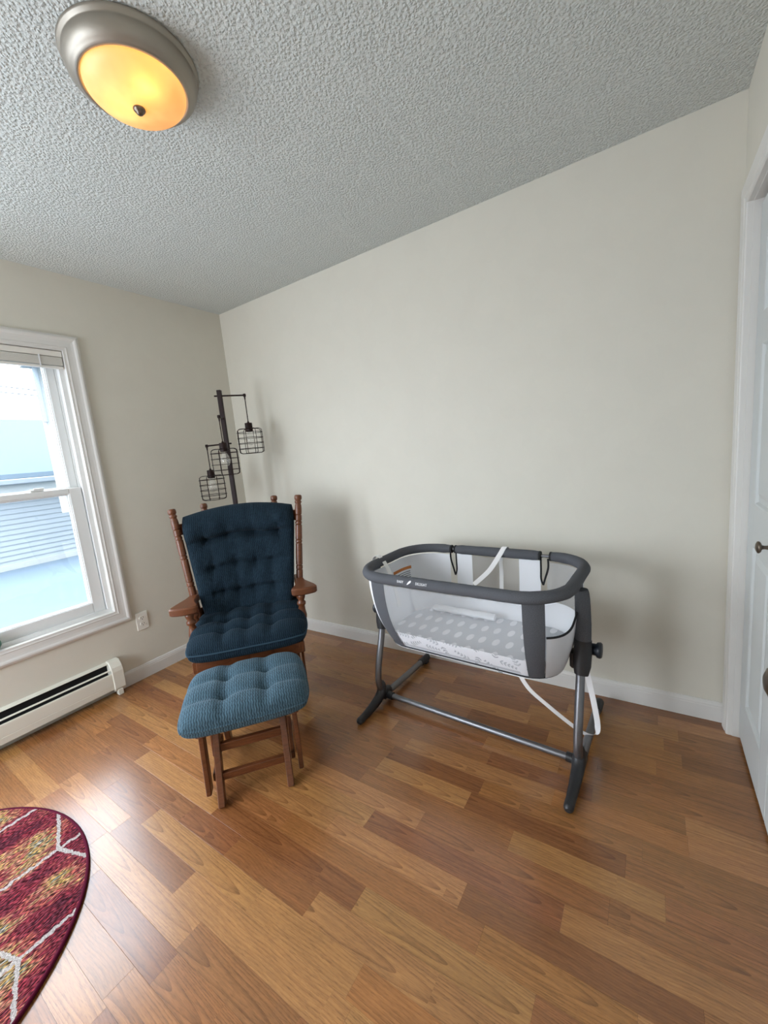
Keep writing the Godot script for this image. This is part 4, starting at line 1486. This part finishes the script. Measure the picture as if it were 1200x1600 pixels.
func cage(g: Node3D, top: Vector3) -> void:
	var m := MB.new()
	var r := 0.084
	var h := 0.166
	var w := 0.0021
	for k in 8:
		var a := TAU * k / 8.0 + 0.2
		var d := Vector3(cos(a), 0, sin(a))
		m.tube(curve([top + d * 0.022, top + d * (r - 0.022), top + d * (r - 0.004) - Vector3(0, 0.008, 0), top + d * r - Vector3(0, 0.026, 0), top + d * r - Vector3(0, h - 0.022, 0), top + d * (r - 0.006) - Vector3(0, h - 0.005, 0), top + d * (r - 0.02) - Vector3(0, h, 0)], 3), w, 6)
	for y in [0.026, 0.062, 0.098, 0.134]:
		var ring := PackedVector3Array()
		for s in 32:
			var a := TAU * s / 32.0
			ring.append(top + Vector3(r * cos(a), -y, r * sin(a)))
		m.tube(ring, w, 6, true)
	for q in [[r - 0.02, h], [0.024, 0.0]]:
		var ring := PackedVector3Array()
		for s in 32:
			var a := TAU * s / 32.0
			ring.append(top + Vector3(q[0] * cos(a), -q[1], q[0] * sin(a)))
		m.tube(ring, w, 6, true)
	obj("wire_cage", m, M.lamp_metal, g)

# ------------------------------------------------------------------ seen through the window
func build_outdoors() -> void:
	var g := structure("ground", box1(Vector3(-16, -3.1, -2), Vector3(31, 0.2, 40), 0.0), M.snow, "snow-covered ground outside the window")
	var h := thing("neighbour_house", "white clapboard house with a snowy roof beyond the window", "house", Vector3(-7, -3.0, 0))
	var lap := MB.new()
	var y := -0.14
	while y < 1.16:
		# each course leans out at its foot and throws a thin shadow line
		lap.quad(Vector3(0.020, y + 3.0, -9), Vector3(0.020, y + 3.0, 9), Vector3(0.003, y + 3.097, 9), Vector3(0.003, y + 3.097, -9))
		lap.quad(Vector3(0.0, y + 3.0, -9), Vector3(0.0, y + 3.0, 9), Vector3(0.020, y + 3.0, 9), Vector3(0.020, y + 3.0, -9))
		y += 0.093
	var so := obj("siding", lap, M.siding, h)
	so.set_meta("kind", "stuff")
	obj("house_wall", box1(Vector3(-1.55, 2.1, 0), Vector3(3.0, 4.2, 18), 0.0), M.siding, h)
	obj("skirt_board", box1(Vector3(0.02, 2.80, 0), Vector3(0.04, 0.16, 18), 0.005), M.fascia, h)
	obj("fascia", box1(Vector3(0.16, 4.26, 0), Vector3(0.03, 0.20, 18), 0.005), M.fascia, h)
	obj("soffit", box1(Vector3(0.06, 4.17, 0), Vector3(0.24, 0.02, 18), 0.0), M.fascia, h)
	var gu := MB.new()
	gu.box(Vector3(0.23, 4.36, 0), Vector3(0.11, 0.10, 18), 0.02)
	obj("gutter", gu, M.gutter, h)
	var rf := MB.new()
	rf.extrude(PackedVector2Array([Vector2(0.20, 4.36), Vector2(0.24, 4.42), Vector2(0.22, 4.50), Vector2(-2.2, 5.75), Vector2(-2.4, 5.75), Vector2(-2.4, 5.55)]), 18.0, Transform3D(Basis.IDENTITY, Vector3(0, 0, -9)))
	obj("snowy_roof", rf, M.snow, h)
	# low snowed-over roof between the houses
	var sh := thing("snowy_shed_roof", "flat pale snowy shed roof below the neighbouring siding", "roof", Vector3(-5.6, -3.0, 0))
	obj("roof_slab", box1(Vector3(1.6, 1.40, 0), Vector3(5.8, 2.8, 16), 0.05), M.snow, sh)
	# corner of a taller white house with a downspout
	var t := thing("tall_house", "tall white house corner with a grey downspout beyond the window", "house", Vector3(-5.0, -3.0, -0.42))
	obj("house_wall", box1(Vector3(-0.05, 5.3, -1.5), Vector3(0.1, 3.0, 3.0), 0.0), M.outer_wall, t)
	obj("corner_board", box1(Vector3(0.02, 5.0, -0.05), Vector3(0.06, 2.4, 0.1), 0.004), M.fascia, t)
	obj("eave", box1(Vector3(0.15, 6.06, -1.4), Vector3(0.5, 0.10, 3.1), 0.01), M.fascia, t)
	var ds := MB.new()
	ds.tube(V([Vector3(0.08, 6.0, 0.02), Vector3(0.08, 5.2, 0.02)]), 0.035, 10)
	obj("downspout", ds, M.gutter, t)
	for q in [[2.85, 2.68], [2.74, 2.60]]:
		var wm := MB.new()
		var a := Vector3(-5.0, q[1], -0.40)
		var b := Vector3(-5.0, q[0] + 0.6, 4.0)
		var pts := []
		for k in 13:
			var f := k / 12.0
			pts.append(a.lerp(b, f) - Vector3(0, 0.5 * f * (1.0 - f), 0))
		wm.tube(V(pts), 0.007, 6)
		var wo := obj("power_line", wm, M.wire, t)
		wo.position = -t.position
